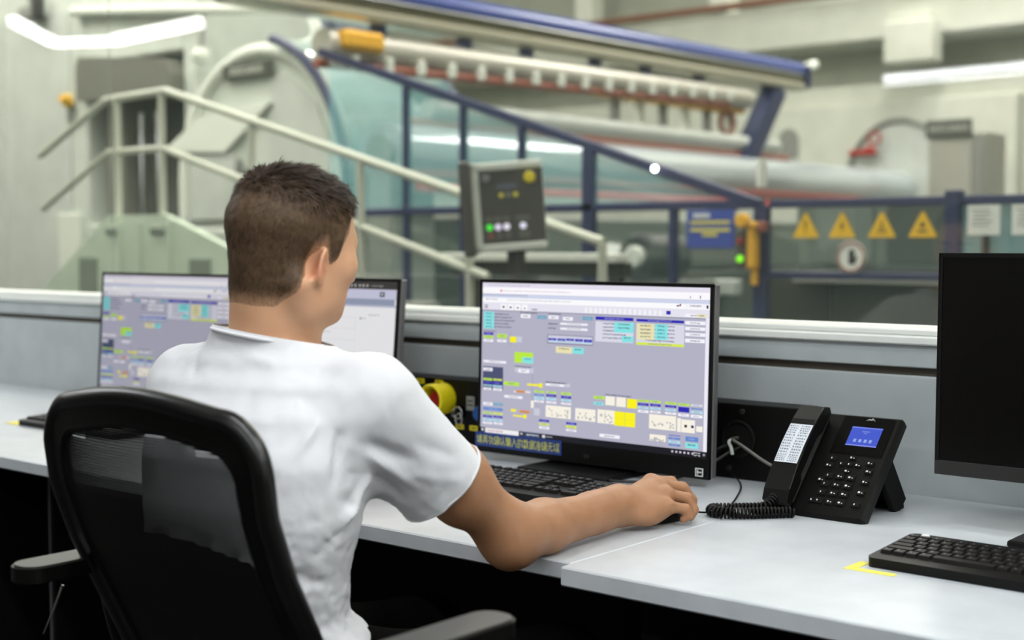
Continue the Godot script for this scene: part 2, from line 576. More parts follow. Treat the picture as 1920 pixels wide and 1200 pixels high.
func build_machine() -> void:
	# near end housing: an arched slab facing the window
	var h := thing("machine_end_housing", "large pale grey arched machine housing behind the stair rails", "machine", V(-7.93, 0, -6.9))
	part("body", MB.new().prism(arch_poly(0.9, 1.72, 2.64), Transform3D(Basis(), V(-7.93, 0, -7.5)), 0.9), mats.hall_grey, h)
	var rim := [V(-8.83, 0, -6.6)]
	rim.append_array(arc(V(-7.93, 1.72, -6.6), V(-0.9, 0, 0), V(0, 0.92, 0), 0, PI, 28))
	rim.append(V(-7.03, 0, -6.6))
	part("rim", MB.new().tube(rim, 0.055, 10), mats.hall_light, h)
	part("flap", MB.new().prism([Vector2(-0.95, 0.02), Vector2(-0.2, -0.02), Vector2(0.33, 0.32), Vector2(-0.5, 0.26)], Transform3D(Basis(), V(-8.1, 1.93, -6.6)), 0.05), mats.hall_light, h)
	part("lower_panel", MB.new().span(V(-8.75, 1.4, -6.62), V(-8.2, 1.9, -6.57), 0.01), mats.hall_grey2, h)
	part("side_panel", MB.new().prism([Vector2(0.12, 0.0), Vector2(0.84, 0.0), Vector2(0.84, 1.75), Vector2(0.62, 2.2), Vector2(0.3, 2.42), Vector2(0.12, 2.45)], Transform3D(Basis(), V(-7.93, 0.02, -6.61)), 0.025), mats.hall_grey2, h)
	part("handle", MB.new().span(V(-8.15, 1.62, -6.57), V(-8.1, 1.85, -6.53), 0.005), mats.mid_grey, h)
	label_plate("name_plate", "BRÜCKNER", V(-8.03, 2.5, -6.56), Vector2(0.55, 0.11), 0.0, "small dark name plate on the arched machine housing at left")
	# blue edge and the curved transparent cover beside the housing
	var c := thing("curved_cover", "curved teal glass cover with blue edge beside the arched housing", "machine cover", V(-7.6, 0, -7.2))
	var edge := [V(-6.91, 0.2, -6.5)]
	edge.append_array(arc(V(-7.86, 1.55, -6.5), V(0.95, 0, 0), V(0, 1.16, 0), 0, PI * 0.44, 20))
	part("edge_tube", MB.new().tube(edge, 0.035, 8), mats.navy, c)
	part("glass", MB.new().grid(func(u, v): return V(-7.78 + 0.97 * cos(u * PI * 0.5), 1.55 + 1.16 * sin(u * PI * 0.5), -6.5 - 1.3 * v), 16, 4), mats.teal_glass, c)
	part("frame", MB.new().tube(arc(V(-7.78, 1.55, -7.8), V(0.97, 0, 0), V(0, 1.16, 0), 0, PI * 0.5, 16), 0.02, 8), mats.slate, c)
	# the long metal roll, the red bar and the pipes along the machine
	var r := thing("film_roll", "long shiny metal roll lying behind the blue fence", "roll", V(-6.6, 0, -10.5))
	part("drum", MB.new().lathe([Vector2(0, 0), Vector2(0.2, 0), Vector2(0.2, 8.2), Vector2(0, 8.2)], Transform3D(Basis(V(1, 0, 0), V(0, 0, -1), V(0, 1, 0)), V(-6.6, 1.84, -6.55)), 48), mats.roll, r)
	for z in [-6.5, -14.78]:
		part("bearing", MB.new().disc(V(-6.6, 1.84, z), V(0, 0, -1), 0.12, 0.06).span(V(-6.7, 0.9, z - 0.05), V(-6.5, 1.76, z)), mats.mid_grey, r)
	for i in 3:
		part("guide_roll", MB.new().rod(V(-6.86 - 0.2 * i, 2.02 + 0.035 * i, -7.6), V(-6.86 - 0.2 * i, 2.02 + 0.035 * i, -13.2), 0.05, 16), mats.roll, r)
	solo("red_guard_bar", MB.new().span(V(-6.47, 1.575, -13.6), V(-6.41, 1.635, -6.7), 0.01), mats.red_bar, "long straight red guard bar under the shiny roll", "bar")
	solo("process_pipe", MB.new().rod(V(-6.62, 2.165, -7.0), V(-6.62, 2.165, -11.9), 0.07, 16), mats.hall_grey2, "thick pale pipe running above the shiny roll", "pipe")
	solo("red_pipe", MB.new().rod(V(-6.6, 2.06, -6.8), V(-6.6, 2.06, -12.1), 0.028), mats.red_pipe, "reddish pipe close under the thick pale pipe", "pipe")
	# machine bed under the roll
	var bed := thing("machine_bed", "dark green grey machine bed under the roll behind the fence", "machine", V(-5.8, 0, -9.0))
	part("upper_casing", MB.new().span(V(-9.0, 1.02, -14.5), V(-6.2, 1.42, -7.6), 0.02), mats.green_grey, bed)
	part("base", MB.new().span(V(-9.0, 0, -14.5), V(-6.1, 1.0, -7.6), 0.02), mats.dark_hall, bed)
	var gear := thing("drive_cabinet", "grey green drive cabinet block standing behind the blue fence", "cabinet", V(-3.6, 0, -8.4))
	part("casing", MB.new().span(V(-4.3, 1.06, -9.2), V(1.2, 1.5, -8.0), 0.03), mats.green_grey, gear)
	part("base", MB.new().span(V(-4.5, 0, -9.4), V(1.4, 1.04, -7.9), 0.02), mats.dark_hall, gear)
	for q in [[-4.15, -3.75, 0], [-3.66, -3.28, 1], [-3.2, -2.9, 0], [-2.8, -2.45, 2]]:
		part("door", MB.new().span(V(q[0], 1.1, -8.0), V(q[1], 1.46, -7.975), 0.006), [mats.green_grey, mats.dark_hall, mats.mid_grey][q[2]], gear)
	part("cable_tray", MB.new().span(V(-4.2, 0.98, -7.9), V(-0.5, 1.02, -7.78), 0.006), mats.mid_grey, gear)
	part("cover", MB.new().span(V(-3.2, 0.84, -7.9), V(-2.2, 0.9, -7.7), 0.01), mats.mid_grey, gear)
	part("cover", MB.new().span(V(-1.9, 0.7, -7.9), V(-0.9, 0.96, -7.75), 0.01), mats.hood, gear)
	var pump := thing("pump_unit", "small dark pump unit with round pale flange behind the end of the handrail", "pump", V(-4.8, 0, -7.2))
	part("stand", MB.new().span(V(-5.1, 0, -7.5), V(-4.55, 1.0, -7.0), 0.02), mats.dark_hall, pump)
	part("motor", MB.new().disc(V(-4.85, 1.14, -7.4), V(0, 0, 1), 0.15, 0.4), mats.dark_grey, pump)
	part("flange", MB.new().disc(V(-4.85, 1.14, -7.0), V(0, 0, 1), 0.07, 0.05), mats.hall_light, pump)
	part("tank", MB.new().lathe([Vector2(0, 0.9), Vector2(0.12, 0.92), Vector2(0.13, 1.16), Vector2(0.07, 1.22), Vector2(0, 1.23)], Transform3D(Basis(), V(-5.2, 0, -7.2))), mats.hall_grey2, pump)
	var switchbox := thing("terminal_box", "pale box low behind the green lit switch post", "box", V(-4.55, 0, -7.5))
	part("case", MB.new().span(V(-4.7, 0.9, -7.55), V(-4.42, 1.0, -7.45), 0.01), mats.hall_grey2, switchbox)
	part("post", MB.new().span(V(-4.6, 0, -7.53), V(-4.53, 0.9, -7.47)), mats.dark_hall, switchbox)
	# overhead beam with trough, hangers and ducts
	var b0 := V(-6.6, 2.86, -5.2)
	var b1 := V(-6.6, 2.93, -12.3)
	var beam := thing("overhead_conveyor", "long blue topped overhead conveyor crossing above the machine", "conveyor", V(-6.6, 2.6, -9.0))
	part("top_tube", MB.new().rod(b0, b1, 0.085, 18), mats.beam_blue, beam)
	part("trough", MB.new().bar(b0 - V(0, 0.16, 0), b1 - V(0, 0.16, 0), 0.2, 0.08, Vector3.UP, 0.025), mats.beige, beam)
	part("trough_web", MB.new().bar(b0 - V(0, 0.09, 0), b1 - V(0, 0.09, 0), 0.15, 0.08, Vector3.UP, 0.01), mats.olive, beam)
	part("bright_lip", MB.new().rod(b0 + V(0.085, -0.055, 0), b1 + V(0.085, -0.055, 0), 0.014, 8), mats.steel, beam)
	part("end_cap", MB.new().box(b1 - V(0, 0.06, 0.04), V(0.24, 0.24, 0.06), 0.02), mats.navy, beam)
	part("lamp_stub", MB.new().rod(b1 + V(0, 0.02, -0.1), b1 + V(0, 0.1, -0.35), 0.05), mats.hall_light, beam)
	part("leg", MB.new().bar(V(-6.6, 2.72, -11.85), V(-6.6, 1.35, -10.75), 0.16, 0.2), mats.navy, beam)
	part("leg", MB.new().bar(V(-8.25, 3.05, -7.62), V(-8.5, 2.2, -7.62), 0.14, 0.2, V(0, 0, 1)), mats.slate, beam)
	part("cross_tie", MB.new().bar(V(-8.25, 3.0, -7.62), V(-6.6, 2.86, -7.62), 0.12, 0.14), mats.slate, beam)
	for z in [-6.5, -7.36, -8.06, -8.93, -9.64, -10.48]:
		part("hanger", MB.new().span(V(-6.65, 2.5, z - 0.03), V(-6.55, 2.74, z + 0.03)), mats.navy, beam)
	var duct := thing("insulated_duct", "pale insulated duct slung below the overhead conveyor", "duct", V(-6.6, 2.5, -9.0))
	part("jacket", MB.new().rod(V(-6.6, 2.5, -6.0), V(-6.6, 2.58, -11.3), 0.1, 18), mats.duct, duct)
	for i in 16:
		var z := -6.2 - i * 0.31
		part("clip", MB.new().span(V(-6.56, 2.34 + 0.012 * i, z - 0.03), V(-6.48, 2.44 + 0.012 * i, z + 0.03), 0.01), mats.hall_light, duct)
	solo("supply_pipe", MB.new().rod(V(-6.55, 2.365, -5.9), V(-6.55, 2.49, -10.9), 0.032), mats.red_pipe, "reddish brown pipe hanging under the pale insulated duct", "pipe")
	solo("yellow_hoist", MB.new().box(V(-6.5, 2.53, -6.25), V(0.12, 0.13, 0.36), 0.03), mats.orange, "yellow block at the near end of the insulated duct", "hoist")
	var rackk := thing("valve_rack", "cluttered pale valve rack at the far end of the duct", "rack", V(-6.7, 2.2, -10.6))
	for i in 6:
		part("upright", MB.new().span(V(-6.75, 2.2, -9.4 - i * 0.36), V(-6.69, 2.5, -9.34 - i * 0.36)), mats.hall_light if i % 2 else mats.mid_grey, rackk)
	part("shelf", MB.new().span(V(-6.8, 2.44, -11.3), V(-6.6, 2.48, -9.2), 0.01), mats.orange, rackk)
	part("pipe_loop", MB.new().tube(arc(V(-6.62, 2.34, -11.0), V(0, 0, -0.12), V(0, 0.1, 0), 0, TAU, 16), 0.025, 8, true), mats.red_pipe, rackk)
	# far end housing with its own arch, door and plate
	var fh := thing("far_end_housing", "cream machine housing with thin arch at the far end of the roll", "machine", V(-6.4, 0, -14.7))
	part("body", MB.new().span(V(-8.4, 0, -15.3), V(-5.3, 2.85, -14.75), 0.02), mats.cream, fh)
	part("arch_rim", MB.new().tube(arc(V(-6.62, 1.9, -14.7), V(0.62, 0, 0), V(0, 0.72, 0), -0.3, PI + 0.3, 28), 0.03, 8), mats.mid_grey, fh)
	part("arch_panel", MB.new().prism(arch_poly(0.58, 1.9, 2.58), Transform3D(Basis(), V(-6.62, 0, -14.75)), 0.03), mats.hall_grey2, fh)
	part("hatch", MB.new().prism(arch_poly(0.13, 0.22, 0.36, 10), Transform3D(Basis(), V(-8.02, 2.24, -14.76)), 0.03), mats.mid_grey, fh)
	part("red_valve", MB.new().box(V(-7.0, 2.26, -14.6), V(0.34, 0.07, 0.12), 0.03).box(V(-6.92, 2.3, -14.6), V(0.1, 0.06, 0.1), 0.02), mats.red_valve, fh)
	part("red_wheel", MB.new().tube(arc(V(-6.86, 2.42, -14.6), V(0.07, 0, 0), V(0, 0.07, 0), 0, TAU, 16), 0.016, 6, true), mats.red_valve, fh)
	part("red_stop", MB.new().box(V(-5.88, 1.72, -14.7), V(0.14, 0.06, 0.08), 0.02), mats.red_valve, fh)
	var ec := thing("electric_cabinet", "tall grey control cabinet against the back wall at right", "cabinet", V(-5.3, 0, -13.2))
	part("body", MB.new().span(V(-5.54, 0, -13.5), V(-4.96, 2.3, -13.0), 0.01), mats.door_grey, ec)
	part("side_strip", MB.new().span(V(-5.08, 0.05, -13.0), V(-4.97, 2.28, -12.98), 0.004), mats.mid_grey, ec)
	part("door", MB.new().span(V(-5.52, 0.05, -13.0), V(-5.1, 2.2, -12.98), 0.004), mats.door_grey, ec)
	label_plate("machine_plate", "BRÜCKNER", V(-5.32, 2.34, -12.96), Vector2(0.46, 0.17), 0.0, "dark name plate with pale letters on the grey cabinet at right")
	# left cabinet with the dark hooded alcove
	var lc := thing("machine_cabinet", "wide pale grey machine cabinet with dark hooded alcove at far left", "machine", V(-11.4, 0, -7.4))
	part("body", MB.new().span(V(-14.5, 0, -8.2), V(-10.66, 3.9, -6.92), 0.02).span(V(-9.28, 0, -8.2), V(-9.1, 3.9, -6.92), 0.02).span(V(-10.66, 2.8, -8.2), V(-9.28, 3.9, -6.92), 0.02).span(V(-10.66, 0, -8.2), V(-9.28, 1.4, -6.92), 0.02), mats.hall_grey, lc)
	part("alcove_back", MB.new().span(V(-10.66, 1.4, -7.5), V(-9.28, 2.8, -7.4)), mats.alcove_steel, lc)
	part("alcove_post", MB.new().span(V(-10.5, 1.4, -7.4), V(-10.25, 2.5, -7.0), 0.02), mats.hood, lc)
	part("hood", MB.new().prism([Vector2(-0.66, 0), Vector2(0.7, -0.02), Vector2(0.7, 0.14), Vector2(0.62, 0.24), Vector2(0.5, 0.28), Vector2(-0.62, 0.38), Vector2(-0.66, 0.3)], Transform3D(Basis(), V(-9.96, 2.46, -7.0)), 0.22), mats.hood, lc)
	for x in [-10.12, -9.88]:
		part("guide_rod", MB.new().rod(V(x, 1.42, -7.1), V(x, 2.35, -7.1), 0.03, 14), mats.chrome, lc)
	part("lower_box", MB.new().span(V(-9.6, 1.75, -7.4), V(-9.35, 2.05, -7.2), 0.02), mats.mid_grey, lc)
	part("panel", MB.new().span(V(-11.9, 0.3, -6.92), V(-10.9, 3.3, -6.9), 0.008), mats.hall_grey2, lc)
	part("strip", MB.new().span(V(-11.1, 0.2, -6.92), V(-10.74, 1.5, -6.88), 0.01), mats.hall_light, lc)
	part("panel", MB.new().span(V(-13.4, 0.3, -6.92), V(-12.0, 3.3, -6.9), 0.008), mats.hall_grey2, lc)
	var es := thing("emergency_stop", "small yellow emergency button on the pale cabinet at far left", "button", V(-10.87, 2.49, -6.9))
	part("box", MB.new().box(V(0, 0, 0.04), V(0.11, 0.12, 0.08), 0.03), mats.sign_yellow, es, false)
	part("button", MB.new().disc(V(0.02, 0.01, 0.08), V(0.3, 0, 1), 0.035, 0.05), mats.orange, es, false)
	part("bracket", MB.new().span(V(-0.03, -0.2, 0.0), V(0.01, -0.04, 0.03)), mats.mid_grey, es, false)
	solo("conduit", MB.new().tube([V(-10.76, 3.26, -6.86), V(-9.2, 3.11, -6.86), V(-7.8, 2.965, -6.86), V(-7.67, 2.93, -6.86), V(-7.6, 2.8, -6.86), V(-7.6, 2.74, -6.86), V(-7.68, 2.69, -6.86), V(-7.85, 2.68, -6.86)], 0.045, 10), mats.hall_light, "pale bent conduit pipe above the arched machine housing", "pipe")
	var cm := thing("wall_camera", "small dark device hanging above the pale cabinet at upper left", "device", V(-11.36, 3.3, -6.8))
	part("body", MB.new().box(V(0, 0, 0), V(0.2, 0.12, 0.14), 0.02), mats.mid_grey, cm, false)
	part("head", MB.new().box(V(0.14, 0.06, 0), V(0.08, 0.26, 0.1), 0.02), mats.dark_grey, cm, false)
	part("bracket", MB.new().rod(V(0, 0.05, 0), V(0, 0.5, -0.05), 0.02), mats.mid_grey, cm, false)
	var kn := thing("round_sensor", "round pale sensor on a thin rod left of the arched housing", "sensor", V(-8.95, 2.72, -6.85))
	part("body", MB.new().lathe([Vector2(0, -0.07), Vector2(0.06, -0.05), Vector2(0.08, 0), Vector2(0.06, 0.05), Vector2(0, 0.07)], Transform3D(Basis(), V(0, 0, 0)), 14), mats.hall_light, kn, false)
	part("rod", MB.new().rod(V(0, 0.04, 0), V(0.02, 0.35, -0.02), 0.015), mats.mid_grey, kn, false)

func build_stairs() -> void:
	var t := thing("stair_rail", "pale double pipe handrail of the stairs behind the window", "handrail", V(-6.0, 0, -5.0))
	var top := [V(-8.26, 1.807, -5), V(-7.5, 2.12, -5), V(-6.88, 2.137, -5), V(-3.65, 1.228, -5)]
	var low := [V(-8.24, 1.454, -5), V(-7.47, 1.795, -5), V(-6.91, 1.795, -5), V(-4.33, 1.061, -5)]
	part("top_rail", MB.new().tube(top, 0.024, 10), mats.rail, t)
	part("lower_rail", MB.new().tube(low, 0.022, 10), mats.rail, t)
	part("knee_rail", MB.new().rod(V(-3.65, 1.228, -5), V(-3.65, 0.25, -5), 0.022), mats.rail, t)
	for q in [[-7.38, 2.12, 1.3], [-6.92, 2.13, 1.3], [-6.09, 1.9, 0.95], [-5.21, 1.66, 0.7], [-4.45, 1.45, 0.5]]:
		part("post", MB.new().rod(V(q[0], q[1], -5), V(q[0], q[2], -5), 0.022), mats.rail, t)
	for q in [[-7.36, 1.28], [-6.9, 1.28]]:
		part("foot_plate", MB.new().span(V(q[0] - 0.07, q[1], -5.05), V(q[0] + 0.07, q[1] + 0.05, -4.93), 0.01), mats.skirt_dark, t)
	var s := thing("staircase", "pale green grey staircase with landing behind the left monitor", "stairs", V(-6.5, 0, -5.4))
	part("landing", MB.new().span(V(-7.5, 1.26, -5.9), V(-6.85, 1.32, -5.0), 0.01), mats.hall_light, s)
	part("landing_skirt", MB.new().prism([Vector2(-7.42, 1.4), Vector2(-6.85, 1.4), Vector2(-6.0, 1.12), Vector2(-6.0, 0), Vector2(-9.4, 0), Vector2(-8.5, 0.72)], Transform3D(Basis(), V(0, 0, -5.0)), 0.05), mats.skirt, s)
	part("stringer", MB.new().prism([Vector2(-6.0, 1.18), Vector2(-5.6, 1.08), Vector2(-3.6, 0.42), Vector2(-3.6, 0), Vector2(-6.0, 0)], Transform3D(Basis(), V(0, 0, -5.0)), 0.05), mats.green_grey, s)
	for q in [[-7.74, 1.06], [-6.6, 1.06]]:
		part("inset_panel", MB.new().span(V(q[0], 0.4, -4.96), V(q[0] + 0.2, q[1] + 0.08, -4.94), 0.005), mats.skirt_dark, s)
	for q in [-7.3, -7.1, -6.8]:
		part("rib", MB.new().span(V(q, 0.3, -4.96), V(q + 0.03, 1.36, -4.93), 0.005), mats.skirt, s)
	for i in 8:
		var x := -6.6 + 0.36 * i
		part("tread", MB.new().span(V(x, 1.14 - 0.145 * i, -5.9), V(x + 0.4, 1.17 - 0.145 * i, -5.0), 0.005), mats.mid_grey, s)
	var g := thing("walkway_grating", "pale walkway edge strip under the control panel in the hall", "walkway", V(-4.4, 0, -5.4))
	for i in 4:
		part("edge_strip", MB.new().span(V(-4.92 + 0.29 * i, 1.135, -5.42), V(-4.66 + 0.29 * i, 1.175, -5.3), 0.005), mats.hall_light, g)
	part("support", MB.new().span(V(-4.9, 1.06, -5.45), V(-3.8, 1.13, -5.38)), mats.dark_hall, g)
	part("leg", MB.new().span(V(-4.8, 0, -5.45), V(-4.74, 1.06, -5.39)), mats.dark_hall, g)
	part("leg", MB.new().span(V(-3.9, 0, -5.45), V(-3.84, 1.06, -5.39)), mats.dark_hall, g)
	# the operator panel on its post
	var b := Basis.from_euler(V(0, deg_to_rad(36.0), deg_to_rad(4.0)))
	var p := thing("operator_panel", "grey framed operator panel with lit buttons standing in the hall", "control panel", V(-3.7, 0, -4.4))
	var o := Transform3D(b, V(-3.70, 1.378, -4.4))
	part("case", MB.new().box(o * V(0, 0, -0.06), V(0.30, 0.375, 0.1), 0.01, b), mats.hall_grey, p)
	for q in [[0.0, 0.17, 0.30, 0.034], [0.0, -0.17, 0.30, 0.034], [-0.133, 0.0, 0.034, 0.374]]:
		part("frame", MB.new().box(o * V(q[0], q[1], 0.0), V(q[2], q[3], 0.03), 0.006, b), mats.hall_light, p)
	part("dark_side", MB.new().box(o * V(-0.172, 0.0, -0.02), V(0.045, 0.40, 0.14), 0.01, b), mats.face_dark, p)
	part("face", MB.new().box(o * V(0.017, 0.0, -0.005), V(0.27, 0.31, 0.02), 0.002, b), mats.face_dark, p)
	part("post", MB.new().span(V(-3.76, 0, -4.52), V(-3.7, 1.22, -4.46), 0.005), mats.face_dark, p)
	var cols := [c8(70, 235, 60), c8(226, 214, 240), c8(236, 232, 246), c8(228, 226, 244)]
	var xs := [-0.083, -0.047, -0.011, 0.058]
	for i in 4:
		part("button_light", MB.new().disc(o * V(xs[i], -0.083, 0.004), b.z, 0.0135, 0.01, 14), glow(cols[i], 1.1), p)
		part("button_label", MB.new().box(o * V(xs[i], -0.05, 0.005), V(0.028 if i != 3 else 0.06, 0.022, 0.003), 0.0, b), mats.hood, p)
		part("button_label", MB.new().box(o * V(xs[i] + 0.004, -0.118, 0.005), V(0.022 if i != 3 else 0.045, 0.026, 0.003), 0.0, b), mats.hood if i else mats.red_pipe, p)
	part("stop_button", MB.new().disc(o * V(0.098, 0.115, 0.004), b.z, 0.024, 0.03, 16), mats.yellow, p)
	part("key_switch", MB.new().disc(o * V(-0.085, 0.118, 0.004), b.z, 0.017, 0.02, 14), mats.silver, p)
	part("display", MB.new().box(o * V(0.0, 0.085, 0.004), V(0.085, 0.018, 0.006), 0.0, b), mats.slate, p)
	for i in 3:
		part("small_knob", MB.new().disc(o * V(-0.025 + 0.03 * i, 0.048, 0.004), b.z, 0.011, 0.012, 12), mats.mid_grey if i == 1 else mats.yellow_paper, p)

func printed(called: String, w: float, h: float, xf: Transform3D, m: Material, parent: Node3D, depth := 0.004) -> void:
	part(called, MB.new().box(xf.origin, V(w, h, depth), 0.0, xf.basis), m, parent)

func build_fence() -> void:
	var g := thing("sloped_guard", "tall navy framed glass guard sloping down beside the stairs", "guard", V(-5.0, 0, -5.95))
	var a := V(-6.56, 2.44, -5.95)
	var b := V(-3.376, 1.41, -5.95)
	part("sloped_rail", MB.new().bar(a, b, 0.05, 0.05, Vector3.UP, 0.005), mats.navy, g)
	var xs := [-6.5, -5.8, -5.34, -4.9, -4.43, -3.376]
	for i in xs.size():
		var y: float = lerpf(a.y, b.y, (xs[i] - a.x) / (b.x - a.x))
		var w := 0.035 if i < 4 else 0.075
		if i: part("post", MB.new().span(V(xs[i] - w / 2, 0, -5.975), V(xs[i] + w / 2, y, -5.925), 0.004), mats.navy, g)
		if i < xs.size() - 1:
			var y2: float = lerpf(a.y, b.y, (xs[i + 1] - a.x) / (b.x - a.x))
			part("glass", MB.new().prism([Vector2(xs[i] + 0.02, 1.44), Vector2(xs[i + 1] - 0.02, 1.44), Vector2(xs[i + 1] - 0.02, max(1.442, y2 - 0.02)), Vector2(xs[i] + 0.02, y - 0.02)], Transform3D(Basis(), V(0, 0, -5.953)), 0.006), mats.teal_glass, g)
			part("lower_glass", MB.new().span(V(xs[i] + 0.02, 0.1, -5.953), V(xs[i + 1] - 0.02, 1.4, -5.947)), mats.clear_glass, g)
	part("rail", MB.new().span(V(-6.5, 1.395, -5.975), V(-3.37, 1.44, -5.925), 0.004), mats.navy, g)
	part("thin_post", MB.new().span(V(-3.91, 0, -5.97), V(-3.87, 1.4, -5.93)), mats.navy, g)
	var f := thing("safety_fence", "low navy safety fence with glass panels at right behind the window", "fence", V(-2.0, 0, -5.95))
	part("top_rail", MB.new().span(V(-3.33, 1.395, -5.975), V(1.5, 1.435, -5.925), 0.004), mats.navy, f)
	part("mid_rail", MB.new().span(V(-3.33, 1.055, -5.975), V(1.5, 1.09, -5.925), 0.004), mats.navy, f)
	for x in [-2.41, -2.02, -0.8, 0.4, 1.5]:
		part("post", MB.new().span(V(x - 0.035, 0, -5.985), V(x + 0.035, 1.46, -5.915), 0.004), mats.navy, f)
	part("glass", MB.new().span(V(-3.32, 1.1, -5.953), V(-2.45, 1.39, -5.947)), mats.clear_glass, f)
	part("glass", MB.new().span(V(-2.37, 0.6, -5.953), V(-2.06, 1.39, -5.947)), mats.teal_glass, f)
	part("glass", MB.new().span(V(-1.98, 0.6, -5.953), V(-0.84, 1.39, -5.947)), mats.teal_glass, f)
	part("white_tip", MB.new().rod(V(-3.37, 1.5, -5.93), V(-3.37, 1.64, -5.93), 0.025), mats.hall_light, f)
	# signs on the fence
	var txt := ["first from the left", "second from the left", "third from the left", "rightmost, next to the navy post"]
	var tx := [-3.134, -2.946, -2.747, -2.551]
	for i in 4:
		var t := thing("warning_sign", "yellow warning triangle on the fence glass, " + txt[i], "sign", V(tx[i], 1.307, -5.94), 0.0, "yellow warning triangles on the fence")
		part("plate", MB.new().prism([Vector2(-0.065, -0.055), Vector2(0.065, -0.055), Vector2(0.065, -0.048), Vector2(0.006, 0.06), Vector2(-0.006, 0.06), Vector2(-0.065, -0.048)], Transform3D(), 0.004), mats.sign_yellow, t, false)
		var mark := MB.new()
		if i == 0:
			mark.prism([Vector2(-0.006, 0.025), Vector2(0.006, 0.025), Vector2(0.003, -0.015), Vector2(-0.003, -0.015)], Transform3D(Basis(), V(0, 0, 0.004)), 0.001)
			mark.box(V(0, -0.028, 0.0045), V(0.009, 0.009, 0.001))
		elif i == 1:
			mark.prism([Vector2(0.008, 0.028), Vector2(-0.012, -0.006), Vector2(0.0, -0.006), Vector2(-0.006, -0.034), Vector2(0.014, 0.004), Vector2(0.003, 0.004)], Transform3D(Basis(), V(0, 0, 0.004)), 0.001)
		elif i == 2:
			mark.box(V(0, -0.03, 0.0045), V(0.05, 0.006, 0.001)).box(V(0, -0.016, 0.0045), V(0.034, 0.006, 0.001)).box(V(0, 0.004, 0.0045), V(0.008, 0.03, 0.001))
		else:
			mark.disc(V(0, 0.0, 0.004), V(0, 0, 1), 0.012, 0.001, 12)
			mark.box(V(0, -0.028, 0.0045), V(0.045, 0.01, 0.001))
		part("pictogram", mark, mats.sign_black, t, false)
	var r := thing("prohibition_sign", "round white sign with red ring and black hand below the triangles", "sign", V(-2.893, 1.161, -5.93))
	part("plate", MB.new().disc(V(0, 0, 0), V(0, 0, 1), 0.075, 0.004, 28), mats.paper, r, false)
	part("red_ring", MB.new().tube(arc(V(0, 0, 0.004), V(0.066, 0, 0), V(0, 0.066, 0), 0, TAU, 28), 0.006, 6, true), mats.red_pipe, r, false)
	part("hand_pictogram", MB.new().prism([Vector2(-0.018, -0.035), Vector2(0.014, -0.035), Vector2(0.026, 0.0), Vector2(0.02, 0.006), Vector2(0.012, -0.006), Vector2(0.012, 0.03), Vector2(0.004, 0.034), Vector2(0.0, 0.036), Vector2(-0.008, 0.034), Vector2(-0.018, 0.026)], Transform3D(Basis(), V(0.006, 0, 0.004)), 0.002), mats.sign_black, r, false)
	var bs := thing("blue_notice", "blue notice board with yellow lines of writing on the guard", "sign", V(-3.65, 1.296, -5.915))
	part("board", MB.new().box(V(0, 0, 0), V(0.275, 0.19, 0.01), 0.002), mats.sign_blue, bs, false)
	for q in [[-0.05, 0.068, 0.1, 0.02, 0], [0.0, 0.034, 0.23, 0.016, 1], [0.0, -0.004, 0.23, 0.016, 1], [-0.0, -0.028, 0.09, 0.016, 1]]:
		var n := int(q[2] / 0.02)
		var mb := MB.new()
		for k in n:
			mb.box(V(q[0] - q[2] / 2 + (k + 0.5) * q[2] / n, q[1], 0.006), V(q[2] / n * 0.8, q[3], 0.002))
		part("lettering", mb, mats.yellow_paper if q[4] else mats.paper, bs, false)
	for q in [[-2.262, 0.143, "white paper notice on the fence glass right of the navy post"], [-2.06, 0.16, "white paper notice on the fence cut by the right picture edge"]]:
		var t := thing("paper_notice", q[2], "notice", V(q[0], 1.326, -5.91), 0.0, "white notices on the fence")
		part("sheet", MB.new().box(V(0, 0, 0), V(q[1], 0.13, 0.003)), mats.paper, t, false)
		var mb := MB.new()
		for k in 5:
			mb.box(V(-q[1] * 0.1 + 0.008 * (k % 2), 0.045 - 0.017 * k, 0.002), V(q[1] * (0.6 - 0.08 * (k % 3)), 0.005, 0.001))
		part("writing", mb, mats.mid_grey, t, false)
	solo("notice_pole", MB.new().span(V(-2.275, 0, -5.94), V(-2.245, 1.26, -5.92), 0.004), mats.sign_black, "thin black pole under the white paper notice", "pole")
	var y := thing("switch_post", "yellow safety switch with green lamp on the navy fence post", "switch", V(-3.40, 1.1, -5.87))
	part("housing", MB.new().span(V(-3.415, 1.1, -5.915), V(-3.365, 1.31, -5.86), 0.008), mats.orange, y)
	part("knob", MB.new().disc(V(-3.43, 1.335, -5.87), V(0, 0, 1), 0.035, 0.04, 14).span(V(-3.43, 1.30, -5.88), V(-3.35, 1.33, -5.85), 0.006), mats.orange, y)
	part("bracket", MB.new().span(V(-3.365, 1.28, -5.91), V(-3.32, 1.33, -5.86), 0.005), mats.red_pipe, y)
	part("button_plate", MB.new().span(V(-3.475, 1.1, -5.9), V(-3.415, 1.29, -5.86), 0.006), mats.face_dark, y)
	part("red_lamp", MB.new().disc(V(-3.445, 1.235, -5.86), V(0, 0, 1), 0.018, 0.012, 12), mats.red, y)
	part("green_lamp", MB.new().disc(V(-3.445, 1.15, -5.86), V(0, 0, 1), 0.017, 0.012, 12), glow(c8(140, 255, 30), 1.3), y)
	part("lower_bracket", MB.new().span(V(-3.40, 1.02, -5.91), V(-3.37, 1.1, -5.88), 0.004), mats.orange, y)
	var l := thing("indicator_lamp", "tiny bright white indicator lamp on the sloped guard rail", "lamp", V(-3.99, 1.61, -5.92))
	part("bulb", MB.new().lathe([Vector2(0, -0.016), Vector2(0.012, -0.01), Vector2(0.016, 0), Vector2(0.012, 0.01), Vector2(0, 0.016)], Transform3D(), 12), glow(Color(1, 1, 1), 12.0), l, false)
